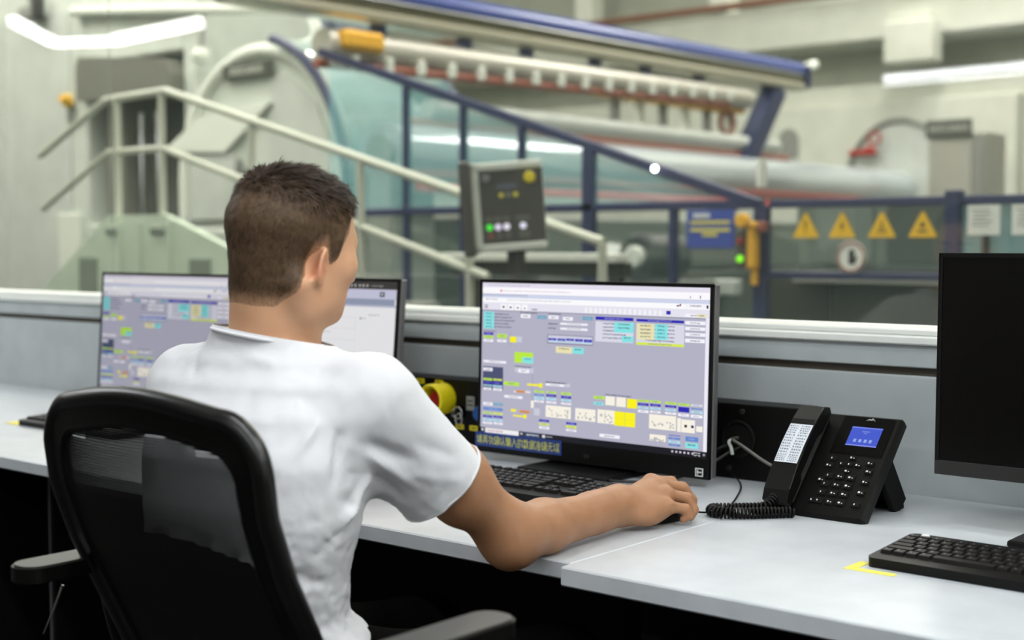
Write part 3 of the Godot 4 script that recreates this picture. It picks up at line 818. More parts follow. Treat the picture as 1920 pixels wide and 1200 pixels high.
	part("socket", MB.new().rod(V(0, 0, -0.012), V(0, 0, -0.03), 0.014), mats.slate, l, false)
	var om := OmniLight3D.new()
	om.name = "indicator_light"
	om.position = V(-3.99, 1.61, -5.92)
	om.light_size = 0.015
	om.light_energy = 0.003
	om.shadow_enabled = true
	add_child(om)

# ------------------------------------------------------------------ desks
func build_desks() -> void:
	var l := thing("long_desk", "long white desk top with the keyboard and the forearm on it", "desk", V(-4.2, 0, -2.05))
	part("desk_top", MB.new().span(V(-7.2, 0.712, -2.495), V(-1.2425, 0.74, -1.625), 0.0025), mats.desk, l)
	part("modesty_panel", MB.new().span(V(-7.2, 0.05, -2.3), V(-1.27, 0.712, -2.28)), mats.black_matt, l)
	part("leg_frame", MB.new().span(V(-1.34, 0, -2.27), V(-1.3, 0.712, -1.9)), mats.black_matt, l)
	part("leg_frame", MB.new().span(V(-7.1, 0, -2.27), V(-7.06, 0.712, -1.7)), mats.black_matt, l)
	var r := thing("right_desk", "white desk top standing slightly forward that carries the phone", "desk", V(0.0, 0, -2.05))
	part("desk_top", MB.new().span(V(-1.2405, 0.711, -2.495), V(1.9, 0.7405, -1.595), 0.0025), mats.desk, r)
	part("modesty_panel", MB.new().span(V(-1.22, 0.05, -2.3), V(1.9, 0.711, -2.28)), mats.black_matt, r)
	part("leg_frame", MB.new().span(V(-1.2, 0, -2.27), V(-1.16, 0.711, -1.75)), mats.black_matt, r)
	part("leg_frame", MB.new().span(V(1.8, 0, -2.27), V(1.84, 0.711, -1.75)), mats.black_matt, r)
	var p := thing("drawer_pedestal", "black drawer pedestal under the left end of the long desk", "cabinet", V(-3.3, 0, -1.95))
	part("body", MB.new().span(V(-3.75, 0.03, -2.25), V(-3.17, 0.7, -1.72), 0.003), mats.black_matt, p)
	for i in 3:
		var d := part("drawer", MB.new().span(V(-3.73, 0.06 + 0.212 * i, -1.72), V(-3.19, 0.262 + 0.212 * i, -1.70), 0.003), mats.black, p)
		part("handle", MB.new().rod(V(-3.26, 0.2 + 0.19 * i, -1.69), V(-3.2, 0.2 + 0.19 * i, -1.69), 0.006, 8), mats.silver, d)
	var q := thing("side_panel", "black upright panel with a thin bright edge under the long desk", "panel", V(-2.95, 0, -1.85))
	part("board", MB.new().span(V(-2.965, 0, -2.27), V(-2.945, 0.705, -1.8), 0.001), mats.black_matt, q)
	part("edge_band", MB.new().span(V(-2.964, 0.01, -1.8), V(-2.956, 0.705, -1.798)), mats.silver, q)

# ------------------------------------------------------------------ screens
func px(img: Image, x: float, y: float, w: float, h: float, c: Color) -> void:
	# x, y, w, h in thousandths of the picture
	var k := Vector2(img.get_width(), img.get_height()) / 1000.0
	img.fill_rect(Rect2i(int(x * k.x), int(y * k.y), max(1, int(round(w * k.x))), max(1, int(round(h * k.y)))), c)

func scribble(img: Image, x: float, y: float, w: float, h: float, c: Color) -> void:
	# a row of marks the size of small print
	var at := x
	while at < x + w:
		var l := rng.randf_range(2.0, 6.0)
		px(img, at, y + rng.randf_range(0, h * 0.2), min(l, x + w - at), h * rng.randf_range(0.6, 1.0), c)
		at += l + rng.randf_range(1.2, 2.6)

const UI := "8 192 50 113 c; 189 199 46 25 w; 267 204 43 22 t; 319 201 46 22 w; 385 206 45 22 w; 473 198 46 24 t; 374 244 123 12 w; 374 274 123 14 w; 9 330 48 17 b; 9 352 48 16 g; 9 375 48 16 w; 76 337 47 25 g; 76 373 45 16 w; 139 349 30 37 y; 171 347 25 37 s; 316 323 205 55 k; 320 329 196 2 s; 321 345 36 14 b; 362 345 36 14 b; 402 343 35 14 b; 442 342 34 15 b; 481 342 36 16 b; 321 363 196 5 i; 355 397 75 40 n; 432 396 49 39 c; 162 448 88 70 g; 199 478 52 37 c; 10 514 112 15 w; 164 547 91 33 o; 181 557 52 23 w; 8 556 99 55 d; 10 565 46 24 w; 531 195 162 20 b; 531 224 163 125 l; 612 225 82 63 c; 646 307 48 38 c; 706 199 193 15 b; 706 226 195 129 l; 709 227 71 96 n; 783 226 51 94 c; 707 339 193 16 e; 904 199 79 21 w; 904 234 79 20 w; 905 269 79 20 w; 905 304 77 22 w; 901 96 85 26 w; 902 156 85 18 w; 950 156 37 18 n; 828 144 17 22 b; 8 586 100 125 d; 10 588 45 2 w; 11 634 43 15 g; 60 634 43 12 e; 11 656 43 15 b; 58 654 45 15 b; 11 679 43 9 i; 59 677 45 12 i; 11 696 41 15 w; 59 695 45 16 w; 112 646 74 23 g; 225 648 56 13 y; 281 639 16 28 y; 311 636 86 15 w; 401 629 22 22 s; 163 702 8 10 w; 171 698 46 14 r; 217 698 23 11 w; 115 735 88 17 w; 258 688 47 12 g; 258 710 47 11 u; 259 728 47 15 i; 259 750 45 13 w; 315 687 46 11 g; 315 706 46 14 b; 316 728 46 14 i; 316 750 46 13 w; 383 685 46 14 g; 383 707 46 15 b; 384 728 46 13 i; 384 750 46 11 w; 314 775 116 77 p; 449 777 90 76 p; 12 795 46 20 w; 64 794 45 18 t; 12 827 97 19 u; 12 861 46 11 g; 64 857 45 14 e; 12 881 46 14 b; 64 879 45 14 b; 12 903 46 14 i; 64 902 45 14 i; 12 925 46 12 w; 65 923 45 12 w; 149 823 25 16 y; 191 826 48 16 r; 160 861 48 10 y; 209 852 16 23 y; 244 756 13 48 p; 259 804 27 46 s; 284 872 47 14 b; 284 895 47 12 e; 285 916 47 15 w; 409 871 47 14 b; 409 893 47 15 e; 409 916 47 13 w; 529 690 48 18 g; 530 727 44 18 c; 581 686 41 56 p; 628 686 40 58 p; 673 689 42 57 y; 718 688 45 13 g; 768 687 45 13 g; 831 688 45 12 g; 883 689 45 12 g; 718 709 45 14 b; 770 708 43 14 b; 831 708 45 13 b; 884 710 44 31 b; 933 688 46 12 l; 935 710 44 9 u; 718 731 45 11 i; 771 729 43 12 i; 831 729 44 12 i; 934 729 46 13 i; 720 750 44 15 w; 770 749 43 12 w; 831 749 45 12 w; 884 750 43 15 w; 934 751 46 16 w; 547 772 74 85 p; 621 774 88 88 y; 767 770 109 87 p; 881 778 15 82 p; 897 784 54 76 p; 957 816 24 34 p; 558 922 87 21 w; 771 891 66 39 p; 849 882 46 6 v; 847 897 47 12 u; 847 917 47 12 i; 848 937 47 11 u; 915 882 50 28 u; 915 919 50 32 c"

func screen_picture() -> Image:
	var im := Image.create(1280, 720, false, Image.FORMAT_RGB8)
	var cols := {"c": c8(132, 226, 228), "w": c8(244, 242, 250), "t": c8(112, 168, 190), "b": c8(40, 36, 176), "g": c8(186, 232, 62), "y": c8(250, 240, 24), "s": c8(200, 202, 216), "k": c8(60, 62, 84), "i": c8(176, 226, 244), "n": c8(232, 224, 176), "d": c8(74, 80, 112), "l": c8(216, 216, 230), "e": c8(214, 232, 84), "o": c8(196, 196, 214), "u": c8(92, 136, 206), "r": c8(226, 140, 50), "p": c8(246, 240, 226), "v": c8(104, 100, 200)}
	im.fill(c8(178, 177, 196))
	px(im, 0, 0, 1000, 32, c8(226, 221, 236))
	px(im, 0, 30, 1000, 42, c8(250, 248, 252))
	px(im, 0, 72, 1000, 5, c8(206, 206, 222))
	px(im, 0, 76, 1000, 22, c8(206, 212, 234))
	px(im, 0, 76, 220, 8, c8(176, 182, 206))
	px(im, 0, 98, 1000, 34, c8(250, 250, 252))
	px(im, 0, 130, 1000, 50, c8(228, 226, 238))
	px(im, 0, 180, 1000, 4, c8(120, 122, 140))
	px(im, 985, 180, 15, 785, c8(236, 234, 246))
	scribble(im, 30, 12, 200, 7, c8(170, 168, 186))
	scribble(im, 100, 48, 320, 6, c8(200, 180, 190))
	px(im, 88, 45, 8, 12, c8(220, 90, 90))
	scribble(im, 15, 105, 60, 8, c8(150, 150, 170))
	scribble(im, 120, 107, 300, 7, c8(190, 188, 204))
	for i in 4:
		px(im, 92 + 34 * i, 140, 26, 36, c8(250, 250, 252))
		px(im, 100 + 34 * i, 150 + 3 * i, 9, 14 - 3 * i, c8(40, 42, 56))
	px(im, 12, 146, 14, 22, c8(110, 110, 130))
	px(im, 16, 151, 6, 12, c8(228, 226, 238))
	px(im, 240, 165, 26, 5, c8(60, 62, 84))
	for i in 16:
		px(im, 480 + 21 * i, 142, 14, 32, c8(240, 240, 246))
		px(im, 480 + 21 * i, 144, 1, 28, c8(186, 188, 204))
	px(im, 984, 104, 9, 20, c8(40, 40, 50))
	px(im, 868, 108, 10, 8, c8(50, 50, 90))
	px(im, 880, 100, 6, 12, c8(120, 40, 40))
	px(im, 920, 52, 5, 14, c8(200, 170, 180))
	px(im, 960, 48, 4, 18, c8(120, 120, 140))
	for q in [[60, 195, 66, 60], [190, 186, 60, 8]]:
		pass
	for i in 5:
		scribble(im, 62, 202 + 21 * i, 70 + 14 * (i % 3), 8, c8(74, 76, 104))
	scribble(im, 186, 187, 80, 8, c8(60, 62, 84))
	scribble(im, 318, 187, 58, 8, c8(60, 62, 84))
	scribble(im, 318, 250, 44, 8, c8(60, 62, 84))
	scribble(im, 318, 278, 34, 8, c8(60, 62, 84))
	scribble(im, 10, 318, 60, 6, c8(60, 62, 84))
	scribble(im, 164, 538, 80, 8, c8(50, 52, 76))
	scribble(im, 311, 625, 100, 8, c8(40, 42, 66))
	scribble(im, 580, 672, 110, 8, c8(70, 72, 100))
	px(im, 140, 320, 2, 90, c8(150, 150, 172))
	px(im, 250, 560, 2, 250, c8(150, 150, 176))
	for row in UI.split("; "):
		var f := row.split(" ")
		var x := float(f[0])
		var y := float(f[1])
		var w := float(f[2])
		var h := float(f[3])
		px(im, x, y, w, h, cols[f[4]])
		var dark: bool = f[4] in ["b", "d", "u", "v", "t"]
		if f[4] == "k":
			px(im, x + 2, y + 3, w - 4, h - 6, c8(206, 208, 226))
		elif f[4] in ["w", "i", "g", "b", "u", "c", "t", "e", "n", "l", "r"] and h < 30 and w > 20:
			scribble(im, x + w * 0.25, y + h * 0.32, w * 0.5, h * 0.36, c8(170, 170, 220) if dark else c8(128, 132, 150))
		elif f[4] in ["c", "n", "l"] and h >= 30:
			var rows := int(h / 22.0)
			for k in rows:
				scribble(im, x + w * 0.2, y + 8 + 22 * k, w * 0.6, 8, c8(92, 98, 116))
		elif f[4] == "p" and w > 60:
			for k in 14:
				var cx := x + w * rng.randf_range(0.06, 0.9)
				var cy := y + h * rng.randf_range(0.25, 0.85)
				px(im, cx, cy, 6, 10, c8(168, 168, 174))
				px(im, cx + 2, cy + 3, 2, 4, c8(226, 222, 212))
	px(im, 621, 818, 88, 2, c8(210, 204, 90))
	px(im, 664, 774, 2, 88, c8(210, 204, 90))
	px(im, 580, 772, 2, 85, c8(214, 210, 196))
	px(im, 910, 815, 10, 15, c8(40, 30, 30))
	px(im, 936, 815, 10, 15, c8(40, 30, 100))
	# task bar
	px(im, 0, 963, 1000, 37, c8(20, 20, 30))
	px(im, 6, 970, 10, 16, c8(220, 220, 230))
	px(im, 24, 965, 165, 34, c8(238, 236, 240))
	scribble(im, 32, 975, 80, 12, c8(190, 150, 156))
	px(im, 196, 972, 12, 14, c8(190, 190, 200))
	px(im, 214, 963, 76, 37, c8(56, 66, 88))
	scribble(im, 226, 974, 56, 12, c8(206, 214, 226))
	px(im, 300, 970, 14, 20, c8(216, 216, 222))
	scribble(im, 320, 976, 26, 9, c8(190, 190, 196))
	for i in 6:
		px(im, 860 + 16 * i, 974, 8, 12, c8(206, 200, 214))
	scribble(im, 948, 970, 26, 8, c8(216, 216, 222))
	scribble(im, 948, 984, 26, 8, c8(216, 216, 222))
	px(im, 984, 974, 9, 14, c8(150, 150, 160))
	return im

func document_picture() -> Image:
	var im := Image.create(640, 360, false, Image.FORMAT_RGB8)
	im.fill(c8(226, 226, 228))
	px(im, 0, 0, 1000, 58, c8(56, 53, 52))
	for i in 9:
		px(im, 640 + 22 * (i % 3) + (i / 3) * 70, 24, 8, 18, c8(200, 200, 200))
	scribble(im, 850, 28, 70, 10, c8(150, 148, 146))
	px(im, 800, 20, 2, 26, c8(170, 168, 166))
	px(im, 0, 58, 1000, 72, c8(190, 190, 212))
	px(im, 904, 76, 26, 32, c8(40, 42, 56))
	px(im, 912, 84, 10, 14, c8(230, 230, 236))
	px(im, 560, 126, 430, 44, c8(140, 148, 170))
	px(im, 0, 170, 1000, 14, c8(176, 178, 198))
	px(im, 0, 126, 560, 44, c8(190, 190, 212))
	for i in 6:
		px(im, 120, 262 + 84 * i, 650, 3, c8(206, 206, 210))
		scribble(im, 130, 290 + 84 * i, 90 + 30 * (i % 3), 9, c8(140, 140, 146))
		scribble(im, 560, 290 + 84 * i, 60, 8, c8(160, 160, 166))
	px(im, 770, 262, 2, 640, c8(206, 206, 210))
	scribble(im, 846, 238, 60, 9, c8(150, 150, 156))
	px(im, 796, 262, 6, 14, c8(60, 60, 66))
	scribble(im, 806, 264, 24, 8, c8(150, 150, 156))
	px(im, 0, 965, 1000, 35, c8(24, 24, 32))
	return im

const GLYPHS := ["1234 0525 252d 2d4b 81 82 72f2 b0b6 74e4 66f6 787f 78e8 e8ef 7aea 7cec", "11f1 343f 34d4 d4df 818b 37d7 0bfb", "1234 1b47 7055 64e4 e4d7 a4a8 a85f a8ff", "0262 3207 171e 1757 575e 1d5d a081 91d1 d1b4 84f4 848c 8c6f f4ff 88f8 8bfb b4bf", "1234 0525 252d 2d4b a0a7 a76f a7ff", "0161 3107 0767 404f 0c7b b075 b0f5 94d4 767f 76a6 a6af 79a9 7cac c6cd f6ff", "6183 831f 83ff", "4023 131f 1363 636f 1969 1f6f a084 93f3 f3ed edcd a8ba", "4048 0474 1123 6154 391d 1d6f 0b7b 6b1f b084 a4f4 e48f 96ff", "0454 303f 3f1e 0a57 71f1 f1f4 74f4 717b 7b5f 77f7 b4ba 8afa fafe 8a8e 8efe", "1133 1f47 9065 757f 75f5 78f8 7bfb 7fff c2c5 b5bf", "21d1 06f6 7176 761f 969e 9efe fefb", "1234 0525 252d 2d4b 81e1 8185 e1e5 85e5 78e8 6bfb b8bb bb7f bbff"]
const PHRASE := [0, 1, 2, 3, 4, 5, 6, 7, 8, 9, 10, 3, 11, 12]

func strip_picture() -> Image:
	# a blue strip with one line of yellow Chinese characters, drawn stroke by stroke
	var im := Image.create(704, 84, false, Image.FORMAT_RGB8)
	im.fill(c8(30, 58, 128))
	for i in PHRASE.size():
		for s in GLYPHS[PHRASE[i]].split(" "):
			if s.length() < 4:
				continue
			var a := Vector2(s[0].hex_to_int(), s[1].hex_to_int())
			var b := Vector2(s[2].hex_to_int(), s[3].hex_to_int())
			var n := int(a.distance_to(b) * 3.0) + 2
			for k in n + 1:
				var q := a.lerp(b, float(k) / n) * Vector2(2.75, 3.4) + Vector2(12 + i * 49, 15)
				im.fill_rect(Rect2i(int(q.x), int(q.y), 4, 4), c8(214, 210, 70))
	return im

func screen_mat(im: Image, power := 1.0) -> StandardMaterial3D:
	var m := mat(Color.BLACK, 0.35)
	m.emission_enabled = true
	m.emission_texture = ImageTexture.create_from_image(im)
	m.emission = Color.WHITE
	m.emission_operator = BaseMaterial3D.EMISSION_OP_MULTIPLY
	m.emission_energy_multiplier = power
	m.texture_repeat = false
	return m

func build_monitors() -> void:
	var ui := screen_picture()
	# [label, x, z of the screen at its lower edge, tilt, lower edge, material, chin, base depth]
	var list := [
		["monitor at far left with grey process screen, partly behind the chair", -3.197, -2.29, 4.0, 0.77, screen_mat(ui, 0.72), 0.026],
		["monitor with a pale document screen behind the person's head", -2.585, -2.285, 5.0, 0.77, screen_mat(document_picture(), 0.97), 0.026],
		["main monitor with colourful process screen and blue strip, in front of the person", -1.7185, -2.298, 1.6, 0.757, screen_mat(ui, 1.0), 0.042],
		["black switched-off monitor at the right edge of the picture", -0.612, -2.195, 0.6, 0.838, mats.black_gloss, 0.024]]
	for i in 4:
		var q: Array = list[i]
		var w := 0.606
		var chin: float = q[6]
		var h: float = 0.336 + chin + 0.008
		var t := thing("monitor", q[0], "monitor", V(q[1], 0.7405, q[2] - 0.09), 0.0, "monitors on the desks")
		var b := Basis.from_euler(V(deg_to_rad(-q[3]), 0, 0))
		var o := Transform3D(b, V(q[1], q[4], q[2]))
		var mid := o * V(0, h / 2, -0.01)
		part("back_shell", MB.new().box(o * V(0, h / 2, -0.016), V(w, h, 0.022), 0.004, b), mats.silver if i < 3 else mats.black, t)
		part("back_bulge", MB.new().box(o * V(0, h * 0.45, -0.04), V(w * 0.6, h * 0.6, 0.035), 0.015, b), mats.black, t)
		part("bezel", MB.new().box(o * V(0, h - 0.004, -0.001), V(w, 0.008, 0.008), 0.001, b).box(o * V(-w / 2 + 0.0035, h / 2, -0.001), V(0.007, h, 0.008), 0.001, b).box(o * V(w / 2 - 0.0035, h / 2, -0.001), V(0.007, h, 0.008), 0.001, b), mats.black, t)
		part("chin", MB.new().box(o * V(0, chin / 2, -0.001), V(w, chin, 0.0085), 0.001, b), mats.black if i < 3 else mats.dark_grey, t)
		var x0 := -w / 2 + 0.007
		var x1 := w / 2 - 0.007
		part("screen", MB.new().face(o * V(x0, h - 0.008, 0.0005), o * V(x1, h - 0.008, 0.0005), o * V(x1, chin, 0.0005), o * V(x0, chin, 0.0005)), q[5], t)
		part("column", MB.new().span(V(q[1] - 0.04, 0.75, q[2] - 0.115), V(q[1] + 0.04, 0.98, q[2] - 0.075), 0.006), mats.black, t)
		part("base_plate", MB.new().span(V(q[1] - 0.117 if i < 3 else q[1] - 0.165, 0.7405, q[2] - 0.14), V(q[1] + 0.117 if i < 3 else q[1] + 0.165, 0.752, q[2] + 0.09 if i != 3 else q[2] + 0.045), 0.003), mats.black, t)
		if i == 2:
			var im := mat(Color.WHITE, 0.4)
			im.albedo_texture = ImageTexture.create_from_image(strip_picture())
			var st := part("sticker_strip", MB.new().box(o * V(-0.185, 0.0285, 0.0042), V(0.243, 0.0315, 0.002), 0.0, b), mats.sign_blue, t)
			st.set_meta("label", "blue strip with yellow Chinese characters")
			var y0 := 0.0285 - 0.0155
			var y1 := 0.0285 + 0.0155
			part("lettering", MB.new().face(o * V(-0.306, y1, 0.0055), o * V(-0.064, y1, 0.0055), o * V(-0.064, y0, 0.0055), o * V(-0.306, y0, 0.0055)), im, st)
			var lg := MB.new()
			lg.box(o * V(0.281, 0.021, 0.0038), V(0.018, 0.0018, 0.001), 0.0, b).box(o * V(0.281, 0.0065, 0.0038), V(0.018, 0.0018, 0.001), 0.0, b)
			lg.box(o * V(0.273, 0.0138, 0.0038), V(0.0018, 0.016, 0.001), 0.0, b).box(o * V(0.289, 0.0138, 0.0038), V(0.0018, 0.016, 0.001), 0.0, b)
			lg.box(o * V(0.281, 0.0138, 0.0038), V(0.011, 0.0024, 0.001), 0.0, b).box(o * V(0.2775, 0.0138, 0.0038), V(0.0018, 0.010, 0.001), 0.0, b)
			part("badge", lg, mats.white_print, t)
			part("maker_mark", MB.new().box(o * V(0.0, 0.018, 0.0038), V(0.006, 0.008, 0.001), 0.0, b).box(o * V(0.008, 0.018, 0.0038), V(0.005, 0.008, 0.001), 0.0, b), mats.dark_grey, t)

# ------------------------------------------------------------------ small things on the desk
func keycap(w: float, d: float, h: float) -> ArrayMesh:
	var mb := MB.new()
	var k := []
	for i in 8:
		var top := i & 2
		var ins := 0.0016 if top else 0.0
		k.append(V((w / 2 - ins) * (1 if i & 1 else -1), h if top else 0.0, (d / 2 - ins) * (1 if i & 4 else -1)))
	for f in [[4, 5, 7, 6], [0, 1, 3, 2], [2, 3, 7, 6], [0, 2, 6, 4], [1, 3, 7, 5]]:
		mb.poly_out([k[f[0]], k[f[1]], k[f[2]], k[f[3]]], V(0, h / 2, 0))
	return mb.mesh()

func keyboard(t: Node3D, w: float, d: float, rows: Array, pitch: float, row_gap: float, x_in: float, z_in: float, h: float, tilt: float, cap: float, legend: bool) -> void:
	var b := Basis.from_euler(V(deg_to_rad(tilt), 0, 0))
	var o := Transform3D(b, V(0, 0, d / 2))
	part("case", MB.new().prism(rounded(w, d, 0.012), Transform3D(b * Basis(V(1, 0, 0), V(0, 0, -1), V(0, 1, 0)), o * V(0, 0.0, -d / 2)), h), mats.keyboard, t, false)
	var shapes := {}
	var z := -d + z_in
	for r in rows:
		var x := -w / 2 + x_in
		var kd: float = r[0]
		for q in r[1]:
			if q < 0.0:
				x += -q * pitch
				continue
			var kw: float = q * pitch
			var key := "%.4f %.4f" % [kw, kd]
			if not shapes.has(key):
				shapes[key] = keycap(kw - 0.0022, kd - 0.0022, cap)
			var k := MeshInstance3D.new()
			k.name = "key"
			k.mesh = shapes[key]
			k.material_override = mats.key
			k.transform = Transform3D(b, o * V(x + kw / 2, h, z + kd / 2))
			t.add_child(k, true)
			if legend and q < 1.3:
				var m := MeshInstance3D.new()
				m.name = "legend"
				if not shapes.has("legend"):
					shapes["legend"] = MB.new().box(V(0, 0.0002, 0), V(0.003, 0.0004, 0.004)).mesh()
				m.mesh = shapes["legend"]
				m.material_override = mats.silver
				m.position = V(-kw * 0.16, cap, -kd * 0.08)
				k.add_child(m, true)
			x += kw
		z += kd + (row_gap if r.size() > 2 else 0.0)

func rounded(w: float, d: float, r: float, k := 5) -> Array:
	var p := []
	for c in [[1, 1, 0.0], [-1, 1, 0.5], [-1, -1, 1.0], [1, -1, 1.5]]:
		for i in k + 1:
			var a: float = PI * (c[2] + 0.5 * i / k)
			p.append(Vector2(c[0] * (w / 2 - r) + cos(a) * r, c[1] * (d / 2 - r) + sin(a) * r))
	return p

func build_desk_things() -> void:
	var full := [
		[0.016, [1, -1, 1, 1, 1, 1, -0.5, 1, 1, 1, 1, -0.5, 1, 1, 1, 1, -0.4, 1, 1, 1], 1],
		[0.019, [1, 1, 1, 1, 1, 1, 1, 1, 1, 1, 1, 1, 1, 2, -0.4, 1, 1, 1, -0.4, 1, 1, 1, 1]],
		[0.019, [1.5, 1, 1, 1, 1, 1, 1, 1, 1, 1, 1, 1, 1, 1.5, -0.4, 1, 1, 1, -0.4, 1, 1, 1, 1]],
		[0.019, [1.75, 1, 1, 1, 1, 1, 1, 1, 1, 1, 1, 1, 2.25, -3.8, 1, 1, 1, 1]],
		[0.019, [2.25, 1, 1, 1, 1, 1, 1, 1, 1, 1, 1, 2.75, -1.4, 1, -1.4, 1, 1, 1, 1]],
		[0.019, [1.25, 1.25, 1.25, 6.25, 1.25, 1.25, 1.25, 1.25, -0.4, 1, 1, 1, -0.4, 2, 1, 1]]]
	var k := thing("keyboard", "black full-size keyboard between the forearm and the main monitor", "keyboard", V(-1.68, 0.7405, -2.035), deg_to_rad(-1.0))
	keyboard(k, 0.445, 0.16, full, 0.0188, 0.008, 0.007, 0.011, 0.016, 3.5, 0.006, true)
	var small := [
		[0.012, [1, 1, 1, 1, 1, 1, 1, 1, 1, 1, 1, 1, 1, 1, 1]],
		[0.0185, [1, 1, 1, 1, 1, 1, 1, 1, 1, 1, 1, 1, 1, 2]],
		[0.0185, [1.5, 1, 1, 1, 1, 1, 1, 1, 1, 1, 1, 1, 1, 1.5]],
		[0.0185, [1.75, 1, 1, 1, 1, 1, 1, 1, 1, 1, 1, 1, 2.25]],
		[0.0185, [2.25, 1, 1, 1, 1, 1, 1, 1, 1, 1, 1, 1, 1.75]],
		[0.0185, [1, 1, 1, 1.1, 4.9, 1, 1, 1, 1, 1, 1]]]
	var k2 := thing("keyboard", "compact black keyboard in the right foreground beside yellow tape", "keyboard", V(-0.734, 0.7405, -1.963), deg_to_rad(-1.5))
	keyboard(k2, 0.31, 0.158, small, 0.0196, 0.0, 0.007, 0.024, 0.015, 4.0, 0.005, true)
	part("power_light", MB.new().disc(V(-0.128, 0.0255, -0.066), V(0, 1, 0), 0.0065, 0.0025, 14), mats.white_print, k2, false)
	var k3 := thing("keyboard", "black keyboard at far left, its end showing beside the chair", "keyboard", V(-3.11, 0.7405, -2.01))
	keyboard(k3, 0.445, 0.15, full, 0.0188, 0.008, 0.007, 0.009, 0.014, 3.0, 0.006, false)
	# mouse under the hand
	var ms := thing("computer_mouse", "black computer mouse under the person's right hand", "mouse", V(-1.318, 0.7405, -1.975), deg_to_rad(-12))
	part("shell", MB.new().grid(func(u, v):
		var a: float = v * TAU
		var lat: float = u * PI * 0.5
		return V(0.027 * cos(lat) * cos(a), 0.027 * sin(lat), -0.05 * cos(lat) * sin(a)), 8, 24), mats.black, ms, false)
	part("wheel", MB.new().rod(V(-0.004, 0.025, -0.03), V(0.004, 0.025, -0.03), 0.007, 12), mats.dark_grey, ms, false)
	solo("mouse_cable", MB.new().tube(smooth([V(-1.294, 0.752, -2.03), V(-1.283, 0.7435, -2.08), V(-1.285, 0.7435, -2.15), V(-1.32, 0.7435, -2.24), V(-1.37, 0.748, -2.34), V(-1.44, 0.76, -2.415)], 8), 0.0018, 6), mats.black, "thin black mouse cable running from the hand back under the monitor", "cable")
	# yellow tape marks
	solo("tape_mark", MB.new().box(V(-0.872, 0.7409, -1.862), V(0.078, 0.0006, 0.016)).box(V(-0.903, 0.7409, -1.8909), V(0.016, 0.0006, 0.0412)), mats.yellow_paper, "yellow L-shaped tape mark at the near corner of the compact keyboard", "tape")
	solo("tape_mark", MB.new().box(V(-0.782, 0.7409, -2.105), V(0.055, 0.0006, 0.011)).box(V(-0.76, 0.7409, -2.0795), V(0.011, 0.0006, 0.0398)), mats.yellow_paper, "yellow tape mark behind the compact keyboard at the picture edge", "tape")
	solo("sticky_note", MB.new().box(V(-3.365, 0.7412, -1.965), V(0.06, 0.0012, 0.06)), mats.yellow_paper, "small yellow note under the end of the far left keyboard", "note")
	# the black switch strip at the foot of the partition
	var s := thing("switch_strip", "black switch strip along the foot of the partition behind the main monitor", "panel", V(-1.87, 0.74, -2.47))
	part("box", MB.new().span(V(-2.75, 0.7405, -2.499), V(-1.285, 0.896, -2.43), 0.002), mats.black, s)
	for q in [[-1.42, 0.88], [-1.45, 0.762], [-2.70, 0.88]]:
		part("bolt", MB.new().disc(V(q[0], q[1], -2.43), V(0, 0, 1), 0.006, 0.003, 12), mats.dark_grey, s)
	for q in [[-2.325, 0.885], [-2.262, 0.885], [-2.262, 0.785], [-2.195, 0.783], [-2.15, 0.783]]:
		var lab := part("name_tag", MB.new().box(V(q[0], q[1], -2.4295), V(0.026, 0.012, 0.001)), mats.yellow, s)
		part("writing", MB.new().box(V(q[0], q[1], -2.4288), V(0.016, 0.003, 0.0006)), mats.sign_black, lab)
	part("cable_grommet", MB.new().tube(arc(V(-1.428, 0.823, -2.428), V(0.036, 0, 0), V(0, 0.036, 0), 0, TAU, 28), 0.004, 8, true).disc(V(-1.428, 0.823, -2.4305), V(0, 0, 1), 0.034, 0.0015), mats.black_matt, s)
	var es := thing("emergency_stop", "red emergency button inside a yellow round shroud on the black strip", "button", V(-2.245, 0.848, -2.43))
	var sh := Transform3D(Basis(V(1, 0, 0), V(0, 0, 1), V(0, -1, 0)), V(-2.245, 0.848, -2.43))
	part("shroud", MB.new().lathe([Vector2(0.031, 0.0), Vector2(0.038, 0.0), Vector2(0.038, 0.05), Vector2(0.036, 0.053), Vector2(0.033, 0.053), Vector2(0.031, 0.05), Vector2(0.031, 0.0)], sh, 36), mats.yellow, es)
	part("shroud_base", MB.new().disc(V(-2.245, 0.848, -2.43), V(0, 0, 1), 0.035, 0.006, 30), mats.yellow, es)
	part("mushroom_button", MB.new().lathe([Vector2(0.01, 0.006), Vector2(0.012, 0.02), Vector2(0.021, 0.024), Vector2(0.0215, 0.031), Vector2(0.017, 0.036), Vector2(0.0, 0.038)], sh, 28), mats.red, es)
	var ks := thing("key_switch", "small key switch with metal ring and grey tag right of the emergency button", "switch", V(-2.19, 0.82, -2.43))
	part("barrel", MB.new().disc(V(-2.19, 0.818, -2.43), V(0, 0, 1), 0.014, 0.014, 20), mats.black_gloss, ks)
	part("collar", MB.new().tube(arc(V(-2.19, 0.818, -2.416), V(0.014, 0, 0), V(0, 0.014, 0), 0, TAU, 20), 0.0022, 6, true), mats.chrome, ks)
	part("key", MB.new().box(V(-2.19, 0.818, -2.405), V(0.003, 0.014, 0.02), 0.001), mats.chrome, ks)
	part("key_ring", MB.new().tube(arc(V(-2.172, 0.806, -2.4), V(0.014, 0, 0.004), V(0, 0.013, 0), 0, TAU, 20), 0.0015, 6, true), mats.chrome, ks)
	var tg := part("tag", MB.new().box(V(-2.158, 0.842, -2.427), V(0.026, 0.034, 0.003), 0.001), mats.mid_grey, ks)
	part("writing", MB.new().box(V(-2.158, 0.848, -2.4252), V(0.016, 0.003, 0.0006)).box(V(-2.158, 0.838, -2.4252), V(0.018, 0.003, 0.0006)), mats.dark_grey, tg)
